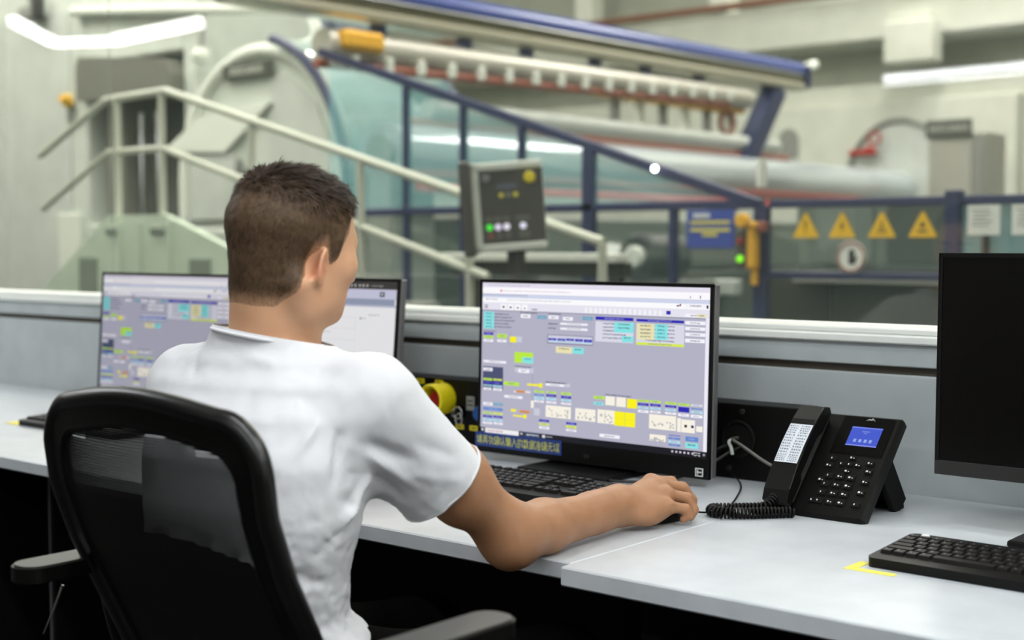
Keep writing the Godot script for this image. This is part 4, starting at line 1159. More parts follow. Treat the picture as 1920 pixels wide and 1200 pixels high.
	var bb := thing("push_button", "blue push button half hidden behind the main monitor's left edge", "button", V(-2.128, 0.82, -2.43))
	part("cap", MB.new().disc(V(-2.128, 0.82, -2.426), V(0, 0, 1), 0.017, 0.008, 22), mats.blue_button, bb)
	part("collar", MB.new().tube(arc(V(-2.128, 0.82, -2.427), V(0.019, 0, 0), V(0, 0.019, 0), 0, TAU, 22), 0.002, 6, true), mats.dark_grey, bb)
	# cables from the grommet
	solo("phone_cable", MB.new().tube(smooth([V(-1.43, 0.825, -2.44), V(-1.425, 0.826, -2.40), V(-1.38, 0.822, -2.36), V(-1.29, 0.80, -2.31), V(-1.2, 0.79, -2.27)], 8), 0.0032, 8), mats.grey_cable, "grey cable from the round cable hole to the back of the phone", "cable")
	solo("monitor_cable", MB.new().tube(smooth([V(-1.43, 0.815, -2.44), V(-1.445, 0.81, -2.405), V(-1.5, 0.775, -2.37), V(-1.58, 0.7475, -2.36), V(-1.70, 0.7475, -2.42)], 8), 0.004, 8), mats.black, "thick black cable bending from the cable hole behind the monitor", "cable")
	solo("power_cable", MB.new().tube(smooth([V(-1.42, 0.81, -2.44), V(-1.43, 0.80, -2.40), V(-1.47, 0.765, -2.34), V(-1.52, 0.7465, -2.28), V(-1.6, 0.7465, -2.22), V(-1.62, 0.7465, -2.3)], 8), 0.003, 8), mats.dark_grey, "dark cable lying on the desk below the cable hole", "cable")
	solo("cable_plug", MB.new().tube(smooth([V(-1.438, 0.823, -2.43), V(-1.436, 0.82, -2.405), V(-1.428, 0.808, -2.40), V(-1.425, 0.795, -2.40)], 5), 0.0035, 8), mats.hall_light, "small pale plug end dangling in the cable hole", "plug")
	build_phone()

func smooth(p: Array, k: int) -> Array:
	var r := []
	for i in p.size() - 1:
		var a: Vector3 = p[max(i - 1, 0)]
		var d: Vector3 = p[min(i + 2, p.size() - 1)]
		for j in k:
			r.append((p[i] as Vector3).cubic_interpolate(p[i + 1], a, d, float(j) / k))
	r.append(p[p.size() - 1])
	return r

func build_phone() -> void:
	var t := thing("desk_phone", "black desk telephone with blue display tilted up on its stand", "telephone", V(-1.1245, 0.7405, -2.22))
	var c := sqrt(0.5)
	var b := Basis(V(1, 0, 0), V(0, c, -c), V(0, c, c))
	var o := Transform3D(b, V(-1.1245, 0.747, -2.163))
	# o maps (across, up the slope, out of the face)
	part("body", MB.new().box(o * V(0.0, 0.114, -0.012), V(0.196, 0.232, 0.024), 0.006, b), mats.black, t)
	part("display_frame", MB.new().box(o * V(0.035, 0.18, 0.0), V(0.1, 0.086, 0.003), 0.001, b), mats.black_gloss, t)
	var im := Image.create(128, 96, false, Image.FORMAT_RGB8)
	im.fill(c8(58, 82, 200))
	px(im, 0, 0, 1000, 60, c8(110, 128, 226))
	px(im, 0, 940, 1000, 60, c8(128, 140, 230))
	px(im, 380, 200, 240, 60, c8(112, 132, 214))
	px(im, 440, 300, 120, 50, c8(112, 132, 214))
	for i in 4:
		px(im, 200 + 170 * i, 640, 90, 170, c8(148, 166, 226))
	part("display", MB.new().face(o * V(0.009, 0.199, 0.002), o * V(0.068, 0.199, 0.002), o * V(0.068, 0.156, 0.002), o * V(0.009, 0.156, 0.002)), screen_mat(im, 1.0), t)
	var lg := MB.new().prism([Vector2(-0.009, 0), Vector2(-0.003, 0.005), Vector2(-0.001, 0.0035), Vector2(0.003, 0.0075), Vector2(0.010, 0), Vector2(0.004, 0.0032), Vector2(0.001, 0.0015), Vector2(-0.003, 0.0028)], Transform3D(b, o * V(0.038, 0.214, 0.0005)), 0.001)
	for i in 6:
		lg.box(o * V(0.029 + 0.0036 * i, 0.2105, 0.0008), V(0.0026, 0.0026, 0.0006), 0.0, b)
	part("emblem", lg, mats.white_print, t)
	# keys: [across, up, width, height, glyph]
	var keys := []
	for r in 4:
		for k in 3:
			keys.append([0.009 + 0.021 * k - 0.0065, 0.086 - 0.0185 * r, 0.017, 0.0125])
	for q in [[-0.009, 0.030], [0.073, 0.08], [0.073, 0.057], [0.073, 0.031], [0.069, 0.121], [0.072, 0.103], [-0.003, 0.124], [-0.006, 0.108], [-0.009, 0.075]]:
		keys.append([q[0], q[1], 0.015, 0.011])
	for q in [[0.033, 0.114], [0.033, 0.129], [0.033, 0.099], [0.018, 0.114], [0.048, 0.114]]:
		keys.append([q[0], q[1], 0.011, 0.009])
	for i in keys.size():
		var q: Array = keys[i]
		var kk := part("key", MB.new().box(o * V(q[0], q[1], 0.0012), V(q[2], q[3], 0.0028), 0.0012, b), mats.black_matt, t)
		var mark := MB.new().box(o * V(q[0] - 0.002, q[1], 0.0028), V(0.0018 + 0.001 * (i % 3), 0.0032, 0.0004), 0.0, b)
		if i % 3 != 0:
			mark.box(o * V(q[0] + 0.0035, q[1] - 0.001, 0.0028), V(0.0024, 0.0014, 0.0004), 0.0, b)
		part("legend", mark, mats.white_print, kk)
	# stand: a bent plate behind
	part("stand", MB.new().bar(V(-1.04, 0.838, -2.262), V(-1.04, 0.743, -2.336), 0.012, 0.05, V(0, 0.5, 0.8), 0.002).bar(V(-1.19, 0.838, -2.262), V(-1.19, 0.743, -2.336), 0.012, 0.05, V(0, 0.5, 0.8), 0.002).span(V(-1.196, 0.742, -2.345), V(-1.034, 0.75, -2.32), 0.001).bar(V(-1.115, 0.836, -2.264), V(-1.115, 0.745, -2.334), 0.15, 0.006, V(0, 0.7, 0.7)), mats.black_matt, t)
	# cradle and handset
	part("cradle", MB.new().box(o * V(-0.066, 0.11, 0.006), V(0.056, 0.2, 0.014), 0.005, b), mats.black, t)
	var hs := thing("handset", "black telephone handset with a white list stuck on its back", "handset", o * V(-0.062, 0.1, 0.014))
	var prof := [Vector2(0.004, 0.010), Vector2(0.06, 0.012), Vector2(0.068, 0.022), Vector2(0.16, 0.022), Vector2(0.17, 0.012), Vector2(0.218, 0.010), Vector2(0.222, 0.022), Vector2(0.212, 0.036), Vector2(0.175, 0.043), Vector2(0.115, 0.045), Vector2(0.06, 0.042), Vector2(0.02, 0.035), Vector2(0.002, 0.026)]
	var side := Transform3D(Basis(b.y, b.z, b.x), o * V(-0.088, 0, 0))
	var m := MB.new().prism(prof, side, 0.05)
	part("grip", m, mats.black, hs)
	part("bright_edge", MB.new().tube([o * V(-0.038, 0.022, 0.0352), o * V(-0.038, 0.06, 0.042), o * V(-0.038, 0.115, 0.045), o * V(-0.038, 0.175, 0.043), o * V(-0.038, 0.21, 0.0365)], 0.0022, 6), mats.black_gloss, hs)
	var li := Image.create(96, 160, false, Image.FORMAT_RGB8)
	li.fill(c8(216, 222, 230))
	for r in 15:
		px(li, 30, 30 + 63 * r, 940, 6, c8(176, 182, 192))
		scribble3(li, 40, 40 + 63 * r, 380)
		scribble3(li, 540, 40 + 63 * r, 400)
	var lm := mat(Color.WHITE, 0.6)
	lm.albedo_texture = ImageTexture.create_from_image(li)
	var rows := [[0.161, 0.0446], [0.14, 0.0458], [0.115, 0.0463], [0.09, 0.0452], [0.074, 0.0440]]
	var lab := MB.new()
	for i in 4:
		var u0 := o * V(-0.086, rows[i][0], rows[i][1])
		var u1 := o * V(-0.0405, rows[i][0], rows[i][1])
		var l1 := o * V(-0.0405, rows[i + 1][0], rows[i + 1][1])
		var l0 := o * V(-0.086, rows[i + 1][0], rows[i + 1][1])
		lab.face(u0, u1, l1, l0)
		for k in 6:
			var n := lab.uv.size() - 6 + k
			lab.uv[n] = Vector2(lab.uv[n].x, (i + lab.uv[n].y) / 4.0)
	var lp := part("list_label", lab, lm, hs)
	lp.set_meta("label", "white printed list")
	# coiled cord
	var path := smooth([o * V(-0.066, 0.008, 0.024), V(-1.195, 0.757, -2.128), V(-1.225, 0.753, -2.112), V(-1.255, 0.751, -2.098), V(-1.272, 0.751, -2.08), V(-1.262, 0.751, -2.06), V(-1.235, 0.751, -2.062), V(-1.205, 0.751, -2.085), V(-1.178, 0.751, -2.115), V(-1.15, 0.751, -2.145)], 60)
	var coil := []
	var run := 0.0
	for i in path.size() - 1:
		var d: Vector3 = path[i + 1] - path[i]
		run += d.length()
		var tt := d.normalized()
		var sd := tt.cross(Vector3.UP).normalized()
		var a := run / 0.0066 * TAU
		coil.append(path[i] + (sd * cos(a) + sd.cross(tt) * sin(a)) * 0.0082)
	solo("coiled_cord", MB.new().tube(coil, 0.0026, 6), mats.black, "black coiled handset cord looped on the desk in front of the phone", "cord")

func scribble3(img: Image, x: float, y: float, w: float) -> void:
	var at := x
	while at < x + w:
		var l := rng.randf_range(30, 90)
		px(img, at, y + 8, min(l, x + w - at), 34, c8(112, 118, 130))
		at += l + 30

# ------------------------------------------------------------------ the chair
const CHAIR_X := -1.450

func back_z(y: float) -> float:
	var t := [[0.46, -1.18], [0.56, -1.155], [0.66, -1.115], [0.74, -1.075], [0.82, -1.035], [0.90, -1.006], [0.96, -0.998], [1.05, -1.0]]
	for i in t.size() - 1:
		if y <= t[i + 1][0]:
			var k: float = clamp((y - t[i][0]) / (t[i + 1][0] - t[i][0]), 0, 1)
			return lerpf(t[i][1], t[i + 1][1], k)
	return -1.0

func on_back(u: float, y: float, off := 0.0) -> Vector3:
	return V(CHAIR_X + u, y, back_z(y) - 0.5 * u * u + off)

func back_outline(inset: float, k := 10) -> Array:
	# rounded outline of the backrest as (u, y)
	var p := []
	var hw := 0.231 - inset
	var lo := 0.56 + inset
	var hi := 1.026 - inset
	for c in [[1, 1, 0.075, 0.0], [-1, 1, 0.075, 0.5], [-1, 0, 0.08, 1.0], [1, 0, 0.08, 1.5]]:
		var r: float = max(0.03, c[2] - inset * 0.6)
		var cx: float = c[0] * (hw * (1.0 if c[1] else 0.985) - r)
		var cy: float = hi - r if c[1] else lo + r
		for i in k + 1:
			var a: float = PI * (c[3] + 0.5 * i / k)
			p.append(Vector2(cx + cos(a) * r, cy + sin(a) * r))
		# fill the long sides
		if c[3] == 0.0:
			for i in range(1, 12):
				var x := lerpf(cx, -cx, i / 12.0)
				p.append(Vector2(x, hi + 0.016 * sin(PI * i / 12.0)))
		elif c[3] == 0.5:
			for i in range(1, 14):
				var f := i / 14.0
				p.append(Vector2(lerpf(-hw, -hw * 0.985, f), lerpf(hi - r, lo + 0.08, f)))
		elif c[3] == 1.0:
			for i in range(1, 10):
				p.append(Vector2(lerpf(cx, -cx, i / 10.0), lo))
		else:
			for i in range(1, 14):
				var f := i / 14.0
				p.append(Vector2(lerpf(hw * 0.985, hw, f), lerpf(lo + 0.08, hi - 0.075, f)))
	return p

func build_chair() -> void:
	var t := thing("office_chair", "black mesh-backed office chair in the left foreground behind the person", "chair", V(CHAIR_X, 0, -1.25))
	var outer := back_outline(0.012)
	var inner := back_outline(0.046)
	var rim := []
	var lip := []
	for q in outer:
		rim.append(on_back(q.x, q.y))
	for q in inner:
		lip.append(on_back(q.x, q.y, 0.0))
	var fr := MB.new().tube(lip, 0.007, 8, true)
	var n := outer.size()
	for sgn in [1, -1]:
		for i in n:
			var j := (i + 1) % n
			var d: float = 0.009 * sgn
			var a := on_back(outer[i].x, outer[i].y, d)
			var b := on_back(outer[j].x, outer[j].y, d)
			var c := on_back(inner[j].x, inner[j].y, d * 0.7)
			var e := on_back(inner[i].x, inner[i].y, d * 0.7)
			if sgn > 0:
				fr.quad(a, b, c, e)
			else:
				fr.quad(a, e, c, b)
	part("back_frame", fr, mats.black, t)
	part("frame_rim", MB.new().tube(rim, 0.0135, 12, true), mats.rim, t)
	# the net: crossing threads inside the frame
	var net := MB.new()
	var y := 0.61
	while y < 1.005:
		var w := half_width(inner, y)
		if w > 0.01:
			var prev := []
			for k in 15:
				var u := lerpf(-w, w, k / 14.0)
				var p := on_back(u, y, 0.001)
				if k:
					net.quad(prev[0], p - V(0, 0.00152, 0), p + V(0, 0.00152, 0), prev[1])
				prev = [p - V(0, 0.00152, 0), p + V(0, 0.00152, 0)]
		y += 0.0041
	var u := -0.19
	while u < 0.191:
		var prev := []
		for k in 25:
			var yy := lerpf(0.61, 1.0, k / 24.0)
			if half_width(inner, yy) < abs(u):
				prev = []
				continue
			var p := on_back(u, yy, -0.0005)
			if prev.size():
				net.quad(prev[0], prev[1], p + V(0.00088, 0, 0), p - V(0.00088, 0, 0))
			prev = [p - V(0.00088, 0, 0), p + V(0.00088, 0, 0)]
		u += 0.0025
	part("mesh_net", net, mats.black_matt, t).set_meta("kind", "stuff")
	part("lumbar_pad", MB.new().grid(func(a, b2): return on_back(lerpf(-0.15, 0.15, a), 0.655 + 0.175 * b2 + 0.02 * sin(PI * a) * b2, -0.02 - 0.008 * sin(PI * b2)), 14, 8), mats.black_matt, t)
	# spine and mechanism
	part("spine", MB.new().tube(smooth([V(CHAIR_X, 0.44, -1.22), V(CHAIR_X, 0.47, -1.10), V(CHAIR_X, 0.55, -1.075), V(CHAIR_X, 0.66, -1.10)], 6), 0.028, 10), mats.black, t)
	part("seat", MB.new().grid(func(a, b2):
		var x: float = (a - 0.5) * 2.0
		var z: float = (b2 - 0.5) * 2.0
		return V(CHAIR_X + 0.245 * x, 0.475 - 0.03 * pow(abs(x), 4.0) - 0.04 * pow(abs(z), 4.0), -1.43 - 0.235 * z), 16, 16).box(V(CHAIR_X, 0.425, -1.43), V(0.46, 0.03, 0.44), 0.012), mats.black_matt, t)
	part("tilt_mechanism", MB.new().box(V(CHAIR_X, 0.385, -1.36), V(0.16, 0.06, 0.26), 0.015), mats.dark_grey, t)
	part("gas_column", MB.new().rod(V(CHAIR_X, 0.1, -1.38), V(CHAIR_X, 0.37, -1.38), 0.025, 14), mats.silver, t)
	for s in [-1, 1]:
		var x: float = -1.692 if s < 0 else -1.035
		var zf := -1.225
		var zb := -0.975
		var a := part("armrest", MB.new().prism(rounded(0.062, zb - zf, 0.028, 6), Transform3D(Basis(V(1, 0, 0), V(0, 0, -1), V(0, 1, 0)), V(x, 0.762, (zf + zb) / 2)), 0.02), mats.black, t)
		part("pad_top", MB.new().prism(rounded(0.056, zb - zf - 0.008, 0.025, 6), Transform3D(Basis(V(1, 0, 0), V(0, 0, -1), V(0, 1, 0)), V(x, 0.782, (zf + zb) / 2)), 0.003), mats.pad, a)
		part("arm_post", MB.new().tube(smooth([V(x, 0.762, -1.12), V(x, 0.62, -1.16), V(x - s * 0.02, 0.5, -1.25), V(CHAIR_X + s * 0.2, 0.40, -1.38)], 6), 0.02, 10), mats.black, t)
	part("height_lever", MB.new().tube([V(-1.73, 0.735, -1.07), V(-1.738, 0.70, -1.06), V(-1.75, 0.665, -1.05)], [0.0022, 0.0016, 0.0008], 8), mats.steel, t)
	part("lever", MB.new().tube(smooth([V(CHAIR_X - 0.17, 0.41, -1.3), V(-1.67, 0.42, -1.28), V(-1.72, 0.43, -1.26)], 4), 0.006, 8), mats.silver, t)
	for i in 5:
		var a := TAU * i / 5.0 + 0.3
		var d := V(cos(a), 0, sin(a))
		var c := V(CHAIR_X, 0, -1.38)
		part("base_arm", MB.new().tube([c + V(0, 0.105, 0), c + d * 0.15 + V(0, 0.1, 0), c + d * 0.3 + V(0, 0.075, 0)], [0.028, 0.022, 0.016], 10), mats.black, t)
		var w := c + d * 0.3
		var cs := part("caster", MB.new().rod(w + V(0, 0.05, 0), w + V(0, 0.08, 0), 0.008, 8), mats.black, t)
		var ax := d.cross(Vector3.UP)
		part("wheel", MB.new().disc(w + V(0, 0.028, 0) + ax * 0.006, ax, 0.028, 0.016, 16).disc(w + V(0, 0.028, 0) - ax * 0.006, -ax, 0.028, 0.016, 16), mats.black_matt, cs)

func half_width(p: Array, y: float) -> float:
	var best := 0.0
	for i in p.size():
		var a: Vector2 = p[i]
		var b: Vector2 = p[(i + 1) % p.size()]
		if (a.y - y) * (b.y - y) <= 0.0 and abs(a.y - b.y) > 1e-7:
			best = max(best, abs(lerpf(a.x, b.x, (y - a.y) / (b.y - a.y))))
	return best

# ------------------------------------------------------------------ the person
func cap(p: Vector3, a: Vector3, b: Vector3, ra: float, rb: float) -> float:
	var ba := b - a
	var h: float = clampf((p - a).dot(ba) / ba.length_squared(), 0.0, 1.0)
	return (p - a - ba * h).length() - lerpf(ra, rb, h)

func ell(p: Vector3, c: Vector3, r: Vector3) -> float:
	var q := p - c
	var k0 := (q / r).length()
	var k1 := (q / (r * r)).length()
	return k0 * (k0 - 1.0) / k1 if k1 > 1e-6 else -min(r.x, min(r.y, r.z))

func smin(a: float, b: float, k: float) -> float:
	var h: float = maxf(k - absf(a - b), 0.0) / k
	return minf(a, b) - h * h * k * 0.25

func smax(a: float, b: float, k: float) -> float:
	return -smin(-a, -b, k)

func sstep(a: float, b: float, x: float) -> float:
	var t: float = clampf((x - a) / (b - a), 0.0, 1.0)
	return t * t * (3.0 - 2.0 * t)

# Surface nets of a distance field: [vertices, triangle indices (anticlockwise from outside)]
func nets(f: Callable, lo: Vector3, hi: Vector3, cell: float, slack := 1.35) -> Array:
	var B := 4
	var nb := Vector3i(((hi - lo) / (cell * B)).ceil())
	var n := nb * B + Vector3i.ONE
	var val := PackedFloat32Array()
	val.resize(n.x * n.y * n.z)
	val.fill(1e9)
	var sx := 1
	var sy := n.x
	var sz := n.x * n.y
	var reach := cell * B * 0.87 * slack
	var blocks := []
	for bz in nb.z:
		for by in nb.y:
			for bx in nb.x:
				var c := lo + (Vector3(bx, by, bz) + Vector3.ONE * 0.5) * cell * B
				if absf(f.call(c)) < reach:
					blocks.append(Vector3i(bx, by, bz) * B)
	for b in blocks:
		for z in range(b.z, b.z + B + 1):
			for y in range(b.y, b.y + B + 1):
				var at: int = b.x + y * sy + z * sz
				for x in range(b.x, b.x + B + 1):
					if val[at] > 1e8:
						val[at] = f.call(lo + Vector3(x, y, z) * cell)
					at += 1
	var id := {}
	var verts := PackedVector3Array()
	var idx := PackedInt32Array()
	var corner := [0, sx, sy, sx + sy, sz, sx + sz, sy + sz, sx + sy + sz]
	var off := [Vector3(0, 0, 0), Vector3(1, 0, 0), Vector3(0, 1, 0), Vector3(1, 1, 0), Vector3(0, 0, 1), Vector3(1, 0, 1), Vector3(0, 1, 1), Vector3(1, 1, 1)]
	var edges := [[0, 1], [2, 3], [4, 5], [6, 7], [0, 2], [1, 3], [4, 6], [5, 7], [0, 4], [1, 5], [2, 6], [3, 7]]
	var cells := []
	for b in blocks:
		for z in range(b.z, b.z + B):
			for y in range(b.y, b.y + B):
				for x in range(b.x, b.x + B):
					var at: int = x + y * sy + z * sz
					var inside := 0
					for k in 8:
						if val[at + corner[k]] < 0.0:
							inside += 1
					if inside == 0 or inside == 8:
						continue
					var sum := Vector3.ZERO
					var m := 0
					for e in edges:
						var a := val[at + corner[e[0]]]
						var c := val[at + corner[e[1]]]
						if (a < 0.0) != (c < 0.0):
							sum += (off[e[0]] as Vector3).lerp(off[e[1]], a / (a - c))
							m += 1
					id[at] = verts.size()
					verts.append(lo + (Vector3(x, y, z) + sum / m) * cell)
					cells.append(at)
	for at in cells:
		var a: float = val[at]
		for d in 3:
			var s: int = [sx, sy, sz][d]
			var u: int = [sy, sz, sx][d]
			var w: int = [sz, sx, sy][d]
			var c := val[at + s]
			if c > 1e8 or (a < 0.0) == (c < 0.0):
				continue
			var q0 = id.get(at - u - w, -1)
			var q1 = id.get(at - w, -1)
			var q2 = id.get(at, -1)
			var q3 = id.get(at - u, -1)
			if q0 < 0 or q1 < 0 or q2 < 0 or q3 < 0:
				continue
			if a < 0.0:
				idx.append_array(PackedInt32Array([q0, q1, q2, q0, q2, q3]))
			else:
				idx.append_array(PackedInt32Array([q0, q2, q1, q0, q3, q2]))
	return [verts, idx]

func vertex_normals(v: PackedVector3Array, ix: PackedInt32Array) -> PackedVector3Array:
	var n := PackedVector3Array()
	n.resize(v.size())
	for i in range(0, ix.size(), 3):
		var c := (v[ix[i + 1]] - v[ix[i]]).cross(v[ix[i + 2]] - v[ix[i]])
		n[ix[i]] += c
		n[ix[i + 1]] += c
		n[ix[i + 2]] += c
	for i in n.size():
		n[i] = n[i].normalized()
	return n

# keep the side of the plane that its normal points away from
func cut(v: PackedVector3Array, ix: PackedInt32Array, pl: Plane, where := AABB()) -> Array:
	var out := PackedInt32Array()
	var made := {}
	for i in range(0, ix.size(), 3):
		var t := [ix[i], ix[i + 1], ix[i + 2]]
		if where.has_volume() and not where.has_point(v[t[0]]):
			out.append_array(PackedInt32Array(t))
			continue
		var d := []
		for k in 3:
			d.append(pl.distance_to(v[t[k]]))
		var poly := []
		for k in 3:
			var l := (k + 1) % 3
			if d[k] <= 0.0:
				poly.append(t[k])
			if (d[k] <= 0.0) != (d[l] <= 0.0):
				var key := "%d %d" % [min(t[k], t[l]), max(t[k], t[l])]
				if not made.has(key):
					made[key] = v.size()
					v.append(v[t[k]].lerp(v[t[l]], d[k] / (d[k] - d[l])))
				poly.append(made[key])
		for k in range(1, poly.size() - 1):
			out.append_array(PackedInt32Array([poly[0], poly[k], poly[k + 1]]))
	return [v, out]

func skin_mb(v: PackedVector3Array, ix: PackedInt32Array, color = null, mb: MB = null) -> MB:
	if mb == null:
		mb = MB.new()
	var n := vertex_normals(v, ix)
	var cs := PackedColorArray()
	if color != null:
		mb.colored = true
		cs.resize(v.size())
		for i in v.size():
			cs[i] = (color as Callable).call(v[i], n[i])
	for i in range(0, ix.size(), 3):
		for k in [0, 2, 1]:
			var j := ix[i + k]
			mb.v.append(v[j])
			mb.n.append(n[j])
			mb.uv.append(Vector2.ZERO)
			if mb.colored:
				mb.col.append(cs[j])
	return mb

# ---- where the joints are
const NECK := Vector3(-1.540, 1.075, -1.292)
const SHR := Vector3(-1.362, 1.004, -1.330)
const SHL := Vector3(-1.722, 1.000, -1.286)
const ELR := Vector3(-1.310, 0.783, -1.564)
const WRR := Vector3(-1.325, 0.779, -1.86)
const ELL := Vector3(-1.93, 0.785, -1.50)
const WRL := Vector3(-1.84, 0.782, -1.795)
const HEAD := Vector3(-1.507, 1.207, -1.312)
var head_basis: Basis
var torso_r := Vector3(0.985, 0, -0.172)
var torso_f := Vector3(-0.172, 0, -0.985)
var lump: FastNoiseLite

const HS := 0.955

func to_head(p: Vector3) -> Vector3:
	return (p - HEAD) * head_basis / HS

func head_local(p: Vector3) -> float:
	# x to the person's right, y up, -z towards the face
	var m := Vector3(absf(p.x), p.y, p.z)
	var d := ell(p, Vector3(0, 0.038, 0.012), Vector3(0.0745, 0.079, 0.096))
	d = smin(d, ell(p, Vector3(0, 0.03, -0.03), Vector3(0.064, 0.066, 0.06)), 0.03)
	d = smin(d, ell(p, Vector3(0, -0.02, -0.036), Vector3(0.061, 0.066, 0.056)), 0.03)
	d = smin(d, ell(p, Vector3(0, -0.064, -0.034), Vector3(0.053, 0.036, 0.055)), 0.03)
	d = smin(d, ell(m, Vector3(0.05, -0.056, 0.0), Vector3(0.013, 0.03, 0.03)), 0.03)
	d = smin(d, ell(p, Vector3(0, -0.086, -0.072), Vector3(0.024, 0.017, 0.02)), 0.025)
	d = smin(d, ell(m, Vector3(0.048, -0.014, -0.054), Vector3(0.02, 0.017, 0.022)), 0.03)
	d = smin(d, cap(m, Vector3(0.008, 0.022, -0.088), Vector3(0.04, 0.026, -0.072), 0.009, 0.008), 0.018)
	d = smax(d, -(ell(m, Vector3(0.032, 0.008, -0.094), Vector3(0.016, 0.011, 0.014))), 0.014)
	if p.z < -0.06:
		d = smin(d, cap(p, Vector3(0, 0.012, -0.09), Vector3(0, -0.026, -0.109), 0.008, 0.012), 0.014)
		d = smin(d, (m - Vector3(0.013, -0.03, -0.1)).length() - 0.008, 0.01)
		d = smin(d, cap(m, Vector3(0, -0.053, -0.092), Vector3(0.022, -0.056, -0.08), 0.006, 0.003), 0.01)
		d = smin(d, cap(m, Vector3(0, -0.062, -0.090), Vector3(0.019, -0.060, -0.079), 0.007, 0.003), 0.01)
		d = smax(d, -cap(m, Vector3(0, -0.0575, -0.099), Vector3(0.022, -0.0575, -0.087), 0.0018, 0.001), 0.006)
	# ear: a shell whose rim stands off the head
	var e := (m - Vector3(0.0755, -0.017, 0.006)) / 0.74
	if e.length() < 0.07:
		var turn := Basis.from_euler(Vector3(deg_to_rad(-10), deg_to_rad(24), 0))
		var q := e * turn
		# q.y along the ear, q.z backwards, q.x outwards
		var rr := Vector2(q.z / 0.0165, (q.y - (0.002 if q.y > 0 else 0.0)) / 0.029)
		var rad := rr.length()
		var rimd := Vector2((rad - 1.0) * 0.0165, q.x - 0.006 - 0.004 * clampf(q.z / 0.016, -1, 1)).length() - 0.0042
		if q.z < -0.008 and q.y < 0.014 and q.y > -0.014:
			rimd += 0.004
		var plate: float = maxf((rad - 1.0) * 0.016, absf(q.x - 0.002 - 0.003 * clampf(q.z / 0.016, -1, 1)) - 0.003)
		var lobe := ell(q, Vector3(0.004, -0.026, -0.005), Vector3(0.0045, 0.009, 0.009))
		var anti := cap(q, Vector3(0.006, 0.014, 0.002), Vector3(0.007, -0.014, 0.006), 0.0035, 0.0035)
		var tragus := cap(q, Vector3(0.004, -0.008, -0.015), Vector3(0.006, -0.002, -0.013), 0.004, 0.004)
		var ear := smin(smin(plate, rimd, 0.004), smin(lobe, smin(anti, tragus, 0.003), 0.004), 0.006)
		d = smin(d, ear * 0.74, 0.005)
	return d

func neck_field(w: Vector3) -> float:
	# the neck with its two long muscles
	var back := HEAD + head_basis * Vector3(0, -0.02, 0.045)
	var fr := HEAD + head_basis * Vector3(0, -0.055, -0.005)
	var nk := smin(cap(w, back, NECK + Vector3(0.004, -0.04, 0.006), 0.05, 0.057), cap(w, fr, NECK + Vector3(-0.008, -0.04, -0.035), 0.043, 0.046), 0.04)
	var ear_r := HEAD + head_basis * Vector3(0.058, -0.045, 0.03)
	nk = smin(nk, cap(w, ear_r, NECK + Vector3(0.02, -0.03, -0.055), 0.013, 0.012), 0.03)
	var ear_l := HEAD + head_basis * Vector3(-0.058, -0.045, 0.03)
	return smin(nk, cap(w, ear_l, NECK + Vector3(-0.03, -0.03, -0.045), 0.013, 0.012), 0.03)

func head_field(w: Vector3) -> float:
	return smin(head_local(to_head(w)) * HS, neck_field(w), 0.022)

func hairline(p: Vector3) -> float:
	# how far above the lower edge of the hair a point of the head lies
	var t := [[0.125, -0.082], [0.08, -0.092], [0.055, -0.09], [0.042, -0.07], [0.03, -0.046], [0.02, -0.008], [0.0, 0.006], [-0.008, -0.006], [-0.016, -0.03], [-0.028, -0.028], [-0.035, 0.012], [-0.05, 0.04], [-0.06, 0.066], [-0.074, 0.082], [-0.084, 0.094], [-0.1, 0.16]]
	var y := -0.082
	if p.z <= t[15][0]:
		y = 0.16
	else:
		for i in 15:
			if p.z <= t[i][0] and p.z >= t[i + 1][0]:
				y = lerpf(t[i][1], t[i + 1][1], (p.z - t[i][0]) / (t[i + 1][0] - t[i][0]))
	return p.y - y

func hair_depth(p: Vector3) -> float:
	var a := hairline(p)
	if a < -0.006:
		return -0.004
	var up := sstep(0.045, 0.095, p.y - 0.25 * maxf(p.z, 0.0))
	var side := lerpf(0.0022, 0.0065, sstep(-0.03, 0.05, p.y))
	var h := lerpf(side, 0.012, up)
	return lerpf(-0.0004, h, sstep(-0.004, 0.045, a))

func hair_field(w: Vector3) -> float:
	var p := to_head(w)
	var e := ell(p, Vector3(0, 0.038, 0.012), Vector3(0.0745, 0.079, 0.096))
	var d := smin(e, ell(p, Vector3(0, 0.03, -0.03), Vector3(0.064, 0.066, 0.06)), 0.03)
	d = smin(d, ell(p, Vector3(0, -0.02, -0.036), Vector3(0.061, 0.066, 0.056)), 0.03)
	d = smin(d, ell(p, Vector3(0, -0.064, -0.034), Vector3(0.053, 0.036, 0.055)), 0.03)
	d = smin(d, ell(Vector3(absf(p.x), p.y, p.z), Vector3(0.05, -0.056, 0.0), Vector3(0.013, 0.03, 0.03)), 0.03)
	d = smin(d * HS, neck_field(w), 0.022)
	var up := sstep(0.05, 0.1, p.y)
	return d - hair_depth(p) - lump.get_noise_3dv(p * Vector3(900, 900, 420)) * lerpf(0.0008 * sstep(0.02, 0.05, hairline(p)), 0.0045, up)

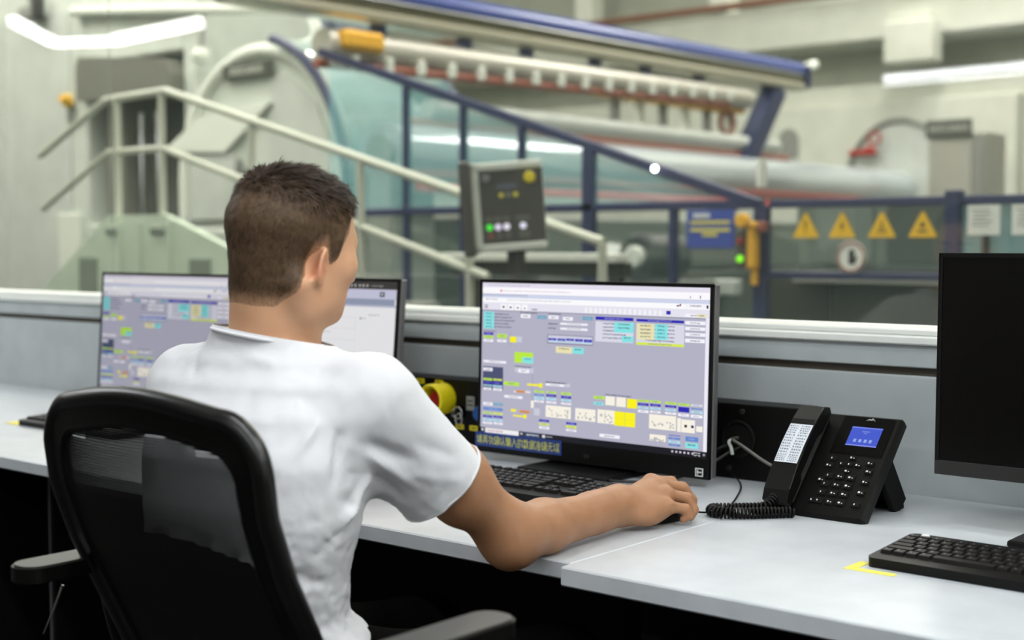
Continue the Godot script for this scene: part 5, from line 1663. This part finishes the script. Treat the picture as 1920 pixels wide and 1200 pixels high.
func arm_right(w: Vector3) -> float:
	var d := 1.0
	if w.z > -1.72:
		d = cap(w, SHR, ELR, 0.043, 0.041)
		d = smin(d, ell(w, SHR.lerp(ELR, 0.6) + Vector3(-0.002, 0.0, 0.0), Vector3(0.046, 0.06, 0.048)), 0.03)
		d = smin(d, (w - ELR - Vector3(0.008, -0.017, 0.014)).length() - 0.019, 0.03)
	var mid := ELR.lerp(WRR, 0.28) + Vector3(0, 0.001, 0)
	d = smin(d, smin(cap(w, ELR, mid, 0.037, 0.040), cap(w, mid, WRR, 0.040, 0.03), 0.02), 0.045)
	d = smin(d, cap(w, ELR.lerp(WRR, 0.75) + Vector3(0, 0.004, 0), WRR + Vector3(0, 0.008, 0), 0.029, 0.029), 0.02)
	d = smin(d, ell(w, Vector3(-1.292, 0.766, -1.905), Vector3(0.022, 0.02, 0.04)), 0.02)
	d = smin(d, ell(w, WRR + Vector3(0.018, 0.012, 0.01), Vector3(0.012, 0.012, 0.014)), 0.012)
	if w.z < -1.80:
		d = smin(d, hand_field(w, hand_r), 0.022)
	return d

# a hand is [wrist, [finger chains of 4 points from knuckle to tip], thumb chain of 4 points]
var hand_r := [WRR, [
	[Vector3(-1.322, 0.811, -1.955), Vector3(-1.308, 0.806, -1.997), Vector3(-1.300, 0.786, -2.016), Vector3(-1.296, 0.766, -2.022)],
	[Vector3(-1.304, 0.806, -1.959), Vector3(-1.286, 0.798, -1.999), Vector3(-1.276, 0.776, -2.013), Vector3(-1.273, 0.757, -2.013)],
	[Vector3(-1.287, 0.794, -1.950), Vector3(-1.267, 0.784, -1.984), Vector3(-1.259, 0.764, -1.992), Vector3(-1.261, 0.752, -1.987)],
	[Vector3(-1.273, 0.778, -1.932), Vector3(-1.256, 0.770, -1.962), Vector3(-1.253, 0.759, -1.967), Vector3(-1.259, 0.752, -1.960)]],
	[Vector3(-1.342, 0.775, -1.890), Vector3(-1.360, 0.770, -1.935), Vector3(-1.356, 0.762, -1.968), Vector3(-1.344, 0.755, -1.990)]]
var hand_l := [WRL, [
	[Vector3(-1.773, 0.798, -1.877), Vector3(-1.735, 0.795, -1.912), Vector3(-1.715, 0.781, -1.932), Vector3(-1.708, 0.766, -1.944)],
	[Vector3(-1.790, 0.800, -1.890), Vector3(-1.753, 0.798, -1.934), Vector3(-1.733, 0.782, -1.958), Vector3(-1.726, 0.766, -1.968)],
	[Vector3(-1.809, 0.798, -1.898), Vector3(-1.777, 0.795, -1.942), Vector3(-1.759, 0.780, -1.966), Vector3(-1.753, 0.765, -1.974)],
	[Vector3(-1.827, 0.793, -1.898), Vector3(-1.805, 0.788, -1.934), Vector3(-1.793, 0.775, -1.954), Vector3(-1.789, 0.764, -1.961)]],
	[Vector3(-1.818, 0.780, -1.817), Vector3(-1.781, 0.772, -1.847), Vector3(-1.753, 0.766, -1.874), Vector3(-1.737, 0.761, -1.894)]]

func hand_field(w: Vector3, hand: Array) -> float:
	var d := 1.0
	var wr: Vector3 = hand[0]
	for i in 4:
		var c: Array = hand[1][i]
		var from: Vector3 = wr.lerp(c[0], 0.15)
		d = smin(d, cap(w, from, c[0], 0.019, 0.0125 - 0.0006 * i), 0.014)
	var th: Array = hand[2]
	d = smin(d, smin(cap(w, wr.lerp(th[0], 0.5), th[0], 0.018, 0.017), cap(w, th[0], th[1], 0.017, 0.0125), 0.01), 0.014)
	d = smin(d, cap(w, th[1], th[2], 0.012, 0.0105), 0.006)
	d = smin(d, cap(w, th[2], th[3], 0.0105, 0.008), 0.004)
	var fingers := 1.0
	for i in 4:
		var c: Array = hand[1][i]
		var s: float = [1.0, 1.04, 1.0, 0.9][i]
		var f := smin(cap(w, c[0], c[1], 0.0112 * s, 0.0100 * s), cap(w, c[1], c[2], 0.0102 * s, 0.0090 * s), 0.004)
		f = smin(f, cap(w, c[2], c[3], 0.0090 * s, 0.0072 * s), 0.004)
		f = smin(f, (w - c[0]).length() - 0.0125 * s, 0.006)
		fingers = smin(fingers, f, 0.0022)
	return smin(d, fingers, 0.007)

func arm_left(w: Vector3) -> float:
	var mid := ELL.lerp(WRL, 0.3)
	var d := cap(w, SHL, ELL, 0.043, 0.041)
	d = smin(d, smin(cap(w, ELL, mid, 0.041, 0.043), cap(w, mid, WRL, 0.043, 0.028), 0.02), 0.03)
	if w.z < -1.7:
		d = smin(d, hand_field(w, hand_l), 0.02)
	return d

const HIPS := Vector3(-1.525, 0.585, -1.30)

# torso outline: height, centre x, centre z, half width, half depth
const TORSO := [[0.50, -1.525, -1.305, 0.156, 0.125], [0.58, -1.526, -1.29, 0.158, 0.125], [0.66, -1.522, -1.25, 0.152, 0.116], [0.70, -1.515, -1.232, 0.145, 0.11], [0.76, -1.506, -1.222, 0.147, 0.108], [0.84, -1.505, -1.23, 0.161, 0.113], [0.92, -1.515, -1.248, 0.176, 0.117], [0.98, -1.531, -1.27, 0.178, 0.112], [1.02, -1.538, -1.282, 0.155, 0.098], [1.05, -1.539, -1.286, 0.104, 0.08], [1.075, -1.538, -1.288, 0.07, 0.067], [1.13, -1.538, -1.29, 0.062, 0.064]]

func torso(w: Vector3, grow: float) -> float:
	var y: float = clampf(w.y, 0.50, 1.13)
	var i := 0
	while i < TORSO.size() - 2 and y > TORSO[i + 1][0]:
		i += 1
	var a: Array = TORSO[i]
	var b: Array = TORSO[i + 1]
	var k: float = (y - a[0]) / (b[0] - a[0])
	k = k * k * (3.0 - 2.0 * k) * 0.5 + k * 0.5
	var q := Vector3(w.x - lerpf(a[1], b[1], k), 0, w.z - lerpf(a[2], b[2], k))
	var u := q.dot(torso_r) / (lerpf(a[3], b[3], k) + grow)
	var f := q.dot(torso_f) / (lerpf(a[4], b[4], k) + grow)
	var hw: float = lerpf(a[3], b[3], k) + grow
	var hd: float = lerpf(a[4], b[4], k) + grow
	var k0 := pow(pow(absf(u), 2.4) + pow(absf(f), 2.4), 1.0 / 2.4)
	var k1 := Vector2(u / hw, f / hd).length()
	var d: float = k0 * (k0 - 1.0) / k1 if k1 > 1e-5 else -hd
	return maxf(d * 0.9, maxf(0.50 - w.y, w.y - 1.13))

func shirt_field(w: Vector3) -> float:
	var d := torso(w, 0.0)
	d = smin(d, cap(w, NECK + Vector3(0.03, -0.025, 0.0), SHR + Vector3(-0.01, 0.004, 0), 0.045, 0.05), 0.05)
	d = smin(d, cap(w, NECK + Vector3(-0.036, -0.022, 0.0), SHL + Vector3(0.02, 0.006, 0), 0.052, 0.052), 0.06)
	var sr := smin(cap(w, SHR, SHR.lerp(ELR, 0.75) + Vector3(-0.005, -0.003, 0.003), 0.055, 0.06), cap(w, SHR + Vector3(-0.02, -0.03, 0.02), SHR.lerp(ELR, 0.72) + Vector3(-0.022, -0.024, 0.018), 0.05, 0.05), 0.03)
	var sl := smin(cap(w, SHL, SHL.lerp(ELL, 0.8), 0.054, 0.058), cap(w, SHL, SHL.lerp(ELL, 0.6) + Vector3(0.02, -0.03, 0.02), 0.05, 0.045), 0.03)
	d = smin(d, sr, 0.045)
	d = smin(d, sl, 0.045)
	# loose cloth gathered above the waist and the rumpled hem
	d = smin(d, ell(w, Vector3(-1.525, 0.655, -1.258), Vector3(0.174, 0.045, 0.138)), 0.03)
	return d

func body_field(w: Vector3) -> float:
	var d := torso(w, -0.03)
	d = smin(d, cap(w, SHL, SHR, 0.034, 0.034), 0.05)
	d = smin(d, cap(w, NECK + Vector3(0, -0.06, 0), NECK + Vector3(0, 0.0, 0), 0.055, 0.05), 0.04)
	d = smin(d, cap(w, SHR, SHR.lerp(ELR, 0.5), 0.036, 0.036), 0.03)
	d = smin(d, cap(w, SHL, SHL.lerp(ELL, 0.5), 0.036, 0.036), 0.03)
	for s in [-1, 1]:
		var leg: Array = legs(s)
		d = smin(d, cap(w, leg[0], leg[1], 0.07, 0.052), 0.05)
		d = smin(d, cap(w, leg[1], leg[2], 0.052, 0.036), 0.03)
		d = smin(d, cap(w, leg[2], leg[2] + Vector3(0.02 * s, -0.035, -0.14), 0.036, 0.028), 0.03)
	return d

func legs(s: int) -> Array:
	var hip := HIPS + torso_r * 0.095 * s
	var knee := Vector3(-1.47 + 0.15 * s, 0.54, -1.70)
	var ankle := Vector3(-1.47 + 0.15 * s, 0.10, -1.78)
	return [hip, knee, ankle]

func trousers_field(w: Vector3) -> float:
	var d := ell(w, HIPS + Vector3(0, -0.005, 0.0), Vector3(0.168, 0.1, 0.135))
	for s in [-1, 1]:
		var leg: Array = legs(s)
		d = smin(d, cap(w, leg[0], leg[1], 0.084, 0.068), 0.05)
		d = smin(d, cap(w, leg[1], leg[2] + Vector3(0, -0.02, 0), 0.068, 0.055), 0.04)
	return d

# folds of the shirt: [from, to, width, depth]; positive depth stands out, negative goes in
func shirt_folds() -> Array:
	var r := []
	var add := func(a: Vector3, b: Vector3, w: float, d: float):
		r.append([a, b, w * 0.82, d * (1.0 if absf(d) < 0.0045 else 1.6)])
	for q in FOLDS:
		add.call(onto(q[0]), onto(q[1]), q[2], q[3])
	return r

const FOLDS := [
	# from the right armpit down and back across the side
	[Vector3(-1.405, 0.935, -1.27), Vector3(-1.455, 0.98, -1.185), 0.008, 0.004],
	[Vector3(-1.395, 0.915, -1.265), Vector3(-1.45, 0.935, -1.15), 0.007, -0.005],
	[Vector3(-1.39, 0.895, -1.26), Vector3(-1.44, 0.89, -1.14), 0.009, 0.006],
	[Vector3(-1.385, 0.875, -1.26), Vector3(-1.43, 0.85, -1.13), 0.008, -0.006],
	[Vector3(-1.375, 0.865, -1.265), Vector3(-1.385, 0.79, -1.135), 0.010, 0.007],
	[Vector3(-1.355, 0.86, -1.28), Vector3(-1.345, 0.80, -1.20), 0.008, -0.006],
	[Vector3(-1.345, 0.90, -1.30), Vector3(-1.335, 0.83, -1.25), 0.010, 0.008],
	[Vector3(-1.38, 0.96, -1.27), Vector3(-1.375, 0.89, -1.24), 0.007, -0.007],
	[Vector3(-1.40, 0.96, -1.25), Vector3(-1.41, 0.87, -1.19), 0.007, 0.006],
	# the seam and folds of the right sleeve
	[Vector3(-1.42, 1.06, -1.30), Vector3(-1.415, 0.99, -1.24), 0.004, 0.003],
	[Vector3(-1.415, 0.99, -1.24), Vector3(-1.40, 0.91, -1.24), 0.004, 0.004],
	[Vector3(-1.36, 0.965, -1.30), Vector3(-1.31, 0.92, -1.36), 0.012, -0.006],
	[Vector3(-1.35, 0.945, -1.30), Vector3(-1.315, 0.875, -1.37), 0.010, 0.005],
	[Vector3(-1.32, 0.95, -1.36), Vector3(-1.29, 0.915, -1.43), 0.012, -0.004],
	[Vector3(-1.37, 0.93, -1.31), Vector3(-1.34, 0.855, -1.37), 0.009, -0.005],
	[Vector3(-1.33, 0.91, -1.36), Vector3(-1.30, 0.885, -1.44), 0.009, 0.003],
	# across the back between the shoulder blades
	[Vector3(-1.60, 0.985, -1.16), Vector3(-1.50, 0.965, -1.14), 0.014, -0.004],
	[Vector3(-1.58, 0.965, -1.15), Vector3(-1.50, 0.93, -1.13), 0.010, 0.003],
	[Vector3(-1.61, 1.06, -1.22), Vector3(-1.58, 1.03, -1.19), 0.010, -0.003],
	[Vector3(-1.50, 1.065, -1.22), Vector3(-1.46, 1.05, -1.24), 0.010, 0.003],
	[Vector3(-1.47, 1.045, -1.21), Vector3(-1.46, 0.96, -1.18), 0.016, -0.003],
	# waist and hem
	[Vector3(-1.40, 0.80, -1.12), Vector3(-1.33, 0.74, -1.19), 0.011, 0.007],
	[Vector3(-1.42, 0.77, -1.10), Vector3(-1.335, 0.715, -1.18), 0.009, -0.007],
	[Vector3(-1.41, 0.735, -1.10), Vector3(-1.325, 0.705, -1.17), 0.010, 0.007],
	[Vector3(-1.40, 0.70, -1.10), Vector3(-1.31, 0.685, -1.16), 0.009, -0.007],
	[Vector3(-1.36, 0.79, -1.16), Vector3(-1.32, 0.76, -1.24), 0.009, -0.005],
	[Vector3(-1.35, 0.685, -1.12), Vector3(-1.29, 0.655, -1.17), 0.010, 0.006],
	[Vector3(-1.37, 0.665, -1.11), Vector3(-1.30, 0.63, -1.16), 0.009, -0.006],
	[Vector3(-1.33, 0.70, -1.17), Vector3(-1.30, 0.70, -1.26), 0.009, -0.006]]

func onto(p: Vector3) -> Vector3:
	# the nearest point of the shirt
	for i in 8:
		var d := shirt_field(p)
		var h := 0.004
		var g := Vector3(shirt_field(p + Vector3(h, 0, 0)) - d, shirt_field(p + Vector3(0, h, 0)) - d, shirt_field(p + Vector3(0, 0, h)) - d).normalized()
		p -= g * d
	return p

func ring_on(f: Callable, c: Vector3, axis: Vector3, k: int, off: float, most := 0.2) -> Array:
	# where the surface f = 0 crosses the plane through c, seen from c outwards
	var y := axis.normalized()
	var x := y.cross(Vector3(0.3, 0.1, 0.9)).normalized()
	var z := x.cross(y)
	var out := []
	for i in k:
		var d := x * cos(TAU * i / k) + z * sin(TAU * i / k)
		var r := 0.02
		for j in 40:
			var s: float = f.call(c + d * r)
			if s > -0.0003:
				break
			r = minf(r + maxf(-s * 0.8, 0.0004), most)
		out.append(c + d * (r + off))
	return out

func build_person() -> void:
	head_basis = Basis.from_euler(Vector3(deg_to_rad(-6), deg_to_rad(-4), deg_to_rad(-2)))
	lump = FastNoiseLite.new()
	lump.seed = 11
	lump.frequency = 0.08
	lump.fractal_octaves = 3
	var t := thing("person", "short-haired person in white T-shirt seated with back turned, hand on the mouse", "person", Vector3(-1.47, 0, -1.35))
	var freckle := FastNoiseLite.new()
	freckle.seed = 4
	freckle.frequency = 30.0
	var face_c := c8(214, 164, 128).srgb_to_linear()
	var red_c := c8(206, 132, 104).srgb_to_linear()
	var arm_c := c8(174, 128, 94).srgb_to_linear()
	var arm_d := c8(158, 112, 80).srgb_to_linear()
	var head_col := func(p: Vector3, _n: Vector3) -> Color:
		var q := to_head(p)
		var ear: float = 1.0 - sstep(0.0, 0.03, (Vector3(absf(q.x), q.y, q.z) - Vector3(0.082, -0.02, 0.008)).length())
		var c: Color = face_c.lerp(red_c, 0.75 * ear + 0.16 * freckle.get_noise_3dv(p * 1.0))
		if absf(q.x) < 0.022 and q.z < -0.075 and q.y < -0.05 and q.y > -0.068:
			c = c.lerp(c8(186, 108, 96).srgb_to_linear(), 0.7)
		if q.y > 0.02 and q.y < 0.031 and absf(q.x) > 0.012 and absf(q.x) < 0.045 and q.z < -0.07:
			c = c8(88, 62, 44).srgb_to_linear()
		return c
	var arm_col := func(p: Vector3, _n: Vector3) -> Color:
		var k: float = 0.5 + 0.5 * freckle.get_noise_3dv(p * 0.9)
		var c: Color = arm_c.lerp(arm_d, k)
		for hand in [hand_r, hand_l]:
			for i in 4:
				var kn: float = (p - hand[1][i][1]).length()
				c = c.lerp(red_c, 0.25 * (1.0 - sstep(0.004, 0.014, kn)))
		return c
	var mb := MB.new()
	var g := nets(head_field, HEAD + Vector3(-0.15, -0.165, -0.15), HEAD + Vector3(0.15, 0.145, 0.15), 0.0034)
	skin_mb(g[0], g[1], head_col, mb)
	g = nets(arm_right, Vector3(-1.42, 0.725, -2.05), Vector3(-1.22, 0.93, -1.80), 0.0033)
	var gg := cut(g[0], g[1], Plane(Vector3(0, 0, 1), -1.812))
	skin_mb(gg[0], gg[1], arm_col, mb)
	g = nets(arm_right, Vector3(-1.44, 0.70, -1.84), Vector3(-1.24, 0.98, -1.36), 0.006)
	gg = cut(g[0], g[1], Plane(Vector3(0, 0, -1), 1.812))
	skin_mb(gg[0], gg[1], arm_col, mb)
	g = nets(arm_left, Vector3(-1.92, 0.74, -1.97), Vector3(-1.70, 0.84, -1.72), 0.004)
	gg = cut(g[0], g[1], Plane(Vector3(0, 0, 1), -1.74))
	skin_mb(gg[0], gg[1], arm_col, mb)
	g = nets(arm_left, Vector3(-2.02, 0.72, -1.82), Vector3(-1.66, 1.0, -1.26), 0.009)
	gg = cut(g[0], g[1], Plane(Vector3(0, 0, -1), 1.74))
	skin_mb(gg[0], gg[1], arm_col, mb)
	g = nets(body_field, Vector3(-1.9, 0.02, -2.0), Vector3(-1.15, 1.1, -1.05), 0.014)
	skin_mb(g[0], g[1], arm_col, mb)
	var skin := mat(Color.WHITE, 0.5)
	skin.vertex_color_use_as_albedo = true
	skin.subsurf_scatter_enabled = true
	skin.subsurf_scatter_strength = 0.12
	part("body", mb, skin, t)
	# eyes
	for s in [-1, 1]:
		var at: Vector3 = HEAD + head_basis * Vector3(0.031 * s, 0.008, -0.0745)
		var f := head_basis * Vector3(0, 0, -1)
		var xf := Transform3D(head_basis * Basis(V(1, 0, 0), V(0, 0, -1), V(0, 1, 0)), at)
		var ball := []
		for i in 13:
			var a := -PI / 2 + PI * i / 12.0
			ball.append(Vector2(0.0118 * cos(a), 0.0118 * sin(a)))
		var e := part("eye", MB.new().lathe(ball, xf, 20), mats.white_print, t)
		part("iris", MB.new().disc(at + f * 0.0112, f, 0.0055, 0.0009, 18), mats.groove, e)
	build_hair(t)
	build_shirt(t)
	var cloth := mat(c8(10, 9, 9), 0.95)
	cloth.metallic_specular = 0.1
	g = nets(trousers_field, Vector3(-1.8, 0.05, -1.92), Vector3(-1.2, 0.76, -1.05), 0.012)
	var tc := cut(g[0], g[1], Plane(Vector3(0, -1, 0), -0.1))
	part("trousers", skin_mb(tc[0], tc[1]), cloth, t)
	for s in [-1, 1]:
		var an: Vector3 = legs(s)[2]
		var sole: Array = []
		for q in rounded(0.095, 0.27, 0.045, 6):
			sole.append(q)
		var sh := part("shoe", MB.new().grid(func(u, v):
			var a: float = v * TAU
			var k: float = 1.0 - u
			return Vector3(an.x + 0.044 * pow(k, 0.4) * cos(a), 0.022 + 0.075 * sqrt(u) * (1.0 - 0.45 * clampf(-sin(a), 0, 1)), an.z - 0.06 + 0.13 * pow(k, 0.4) * sin(a)), 8, 24), mats.black, t)
		part("sole", MB.new().prism(sole, Transform3D(Basis(V(1, 0, 0), V(0, 0, -1), V(0, 1, 0)), Vector3(an.x, 0.001, an.z - 0.06)), 0.022), mats.dark_grey, sh)

func build_hair(t: Node3D) -> void:
	var g := nets(hair_field, HEAD + Vector3(-0.13, -0.11, -0.14), HEAD + Vector3(0.13, 0.16, 0.15), 0.0036)
	# leave out the shell where it lies under the skin
	var v: PackedVector3Array = g[0]
	var ix := PackedInt32Array()
	for i in range(0, g[1].size(), 3):
		var m: Vector3 = (v[g[1][i]] + v[g[1][i + 1]] + v[g[1][i + 2]]) / 3.0
		if hairline(to_head(m)) > -0.003:
			ix.append_array(PackedInt32Array([g[1][i], g[1][i + 1], g[1][i + 2]]))
	var streak := FastNoiseLite.new()
	streak.seed = 21
	streak.frequency = 0.25
	var dark := c8(50, 36, 27).srgb_to_linear()
	var mid := c8(96, 76, 57).srgb_to_linear()
	var pale := c8(140, 114, 88).srgb_to_linear()
	var scalp := c8(206, 158, 124).srgb_to_linear()
	var col := func(p: Vector3, _n: Vector3) -> Color:
		var q := to_head(p)
		var up := sstep(0.045, 0.1, q.y - 0.25 * maxf(q.z, 0.0))
		var c: Color = mid.lerp(dark, up)
		# cropped hair thins out towards its edge and shows the scalp
		c = c.lerp(pale, 0.6 * (1.0 - sstep(0.006, 0.034, hairline(q))))
		c = c.lerp(scalp, 0.8 * (1.0 - sstep(0.0, 0.036, hairline(q))))
		c = c.lerp(pale, 0.3 * sstep(0.01, -0.05, q.z) * (1.0 - up))
		return c * (0.85 + 0.4 * streak.get_noise_3dv(q * Vector3(900, 260, 900)))
	var hm := mat(Color.WHITE, 0.55)
	hm.vertex_color_use_as_albedo = true
	hm.metallic_specular = 0.35
	var h := part("hair", skin_mb(v, ix, col), hm, t)
	# single hairs over it: short on the sides, longer and swept forward on top
	var n := vertex_normals(v, ix)
	var mb := MB.new()
	mb.colored = true
	var whorl := Vector3(0.012, 0.1, 0.075)
	var tris := ix.size() / 3
	for s in 26000:
		var k := rng.randi_range(0, tris - 1) * 3
		var a := rng.randf()
		var b := rng.randf()
		if a + b > 1.0:
			a = 1.0 - a
			b = 1.0 - b
		var p := v[ix[k]] + (v[ix[k + 1]] - v[ix[k]]) * a + (v[ix[k + 2]] - v[ix[k]]) * b
		var nn := n[ix[k]]
		var q := to_head(p)
		var up := sstep(0.045, 0.1, q.y - 0.25 * maxf(q.z, 0.0))
		var edge := sstep(0.0, 0.04, hairline(q))
		if rng.randf() > 0.15 + 0.85 * edge:
			continue
		var flow := Vector3(0, -1.0, 0.25)
		var away := q - whorl
		away.y *= 0.3
		var top := away.normalized() + Vector3(0.25, 0, -0.4) + Vector3(streak.get_noise_3dv(q * 160.0), 0, streak.get_noise_3dv(q * 160.0 + Vector3(40, 0, 0))) * 1.1
		flow = flow.lerp(top, up)
		flow = head_basis * flow
		flow = (flow - nn * flow.dot(nn)).normalized()
		flow = (flow + Vector3(rng.randf_range(-0.25, 0.25), rng.randf_range(-0.25, 0.25), rng.randf_range(-0.25, 0.25))).normalized()
		var l := lerpf(lerpf(0.0025, 0.0075, edge), rng.randf_range(0.014, 0.026), up)
		var lift := lerpf(0.3, rng.randf_range(0.15, 0.55), up)
		var w := lerpf(0.00045, 0.0008, up)
		var side := flow.cross(nn).normalized() * w
		var root := p - nn * 0.001
		var m1 := root + (flow + nn * lift).normalized() * l * 0.55
		var tip := m1 + (flow + nn * lift * 0.1).normalized() * l * 0.45
		var c: Color = col.call(p, nn) * rng.randf_range(0.6, 1.55)
		c.a = 1.0
		mb.trin(root - side, root + side, m1 + side * 0.8, nn, nn, nn)
		mb.trin(root - side, m1 + side * 0.8, m1 - side * 0.8, nn, nn, nn)
		mb.trin(m1 - side * 0.8, m1 + side * 0.8, tip, nn, nn, nn)
		for i in 9:
			mb.col.append(c)
	part("single_hairs", mb, hm, h).set_meta("kind", "stuff")

func build_shirt(t: Node3D) -> void:
	var g := nets(shirt_field, Vector3(-1.98, 0.52, -1.52), Vector3(-1.18, 1.14, -1.02), 0.0052, 2.0)
	var v: PackedVector3Array = g[0]
	var ix: PackedInt32Array = g[1]
	var n := vertex_normals(v, ix)
	var folds := shirt_folds()
	var wob := FastNoiseLite.new()
	wob.seed = 9
	wob.frequency = 11.0
	wob.fractal_octaves = 3
	var crumple := FastNoiseLite.new()
	crumple.seed = 31
	crumple.frequency = 26.0
	crumple.fractal_octaves = 2
	for i in v.size():
		var p := v[i]
		var d := wob.get_noise_3dv(p * Vector3(1, 0.8, 1)) * 0.0035
		d += (0.5 - absf(crumple.get_noise_3dv(p * Vector3(1, 1.3, 1)))) * 0.005 * (1.0 - sstep(0.74, 0.95, p.y))
		for f in folds:
			var a: Vector3 = f[0]
			var ba: Vector3 = f[1] - a
			var h: float = clampf((p - a).dot(ba) / ba.length_squared(), 0.0, 1.0)
			var w: float = f[2]
			var r: float = (p - a - ba * h).length() / w
			if r < 2.5:
				d += f[3] * exp(-r * r) * sin(PI * clampf(0.12 + h * 0.85, 0.0, 1.0))
		v[i] = p + n[i] * d
	# open the sleeves, the neck and the hem
	var axr := (ELR - SHR).normalized()
	var axl := (ELL - SHL).normalized()
	var cr := SHR.lerp(ELR, 0.54)
	var cl := SHL.lerp(ELL, 0.66)
	var nax := Vector3(0.11, 1.0, -0.14).normalized()
	var nc := NECK + Vector3(0.0, 0.017, 0.0)
	var q := cut(v, ix, Plane(axr, cr), AABB(Vector3(-1.45, 0.7, -1.75), Vector3(0.30, 0.27, 0.40)))
	q = cut(q[0], q[1], Plane(axl, cl), AABB(Vector3(-2.1, 0.6, -1.7), Vector3(0.36, 0.32, 0.42)))
	q = cut(q[0], q[1], Plane(nax, nc), AABB(Vector3(-1.64, 1.03, -1.40), Vector3(0.205, 0.2, 0.22)))
	q = cut(q[0], q[1], Plane(Vector3(0, -1, 0), -0.60))
	var cotton := mat(c8(216, 217, 220), 0.9)
	var sh := part("t_shirt", skin_mb(q[0], q[1]), cotton, t)
	# collar band and hems
	part("collar", MB.new().tube(ring_on(shirt_field, nc - nax * 0.007, nax, 48, 0.0005, 0.075), 0.0085, 8, true, 0.4), cotton, sh)
	part("sleeve_hem", MB.new().tube(ring_on(shirt_field, cr - axr * 0.002, axr, 40, 0.0), 0.0022, 6, true), cotton, sh)
	part("sleeve_hem", MB.new().tube(ring_on(shirt_field, cl - axl * 0.002, axl, 40, 0.0), 0.0022, 6, true), cotton, sh)
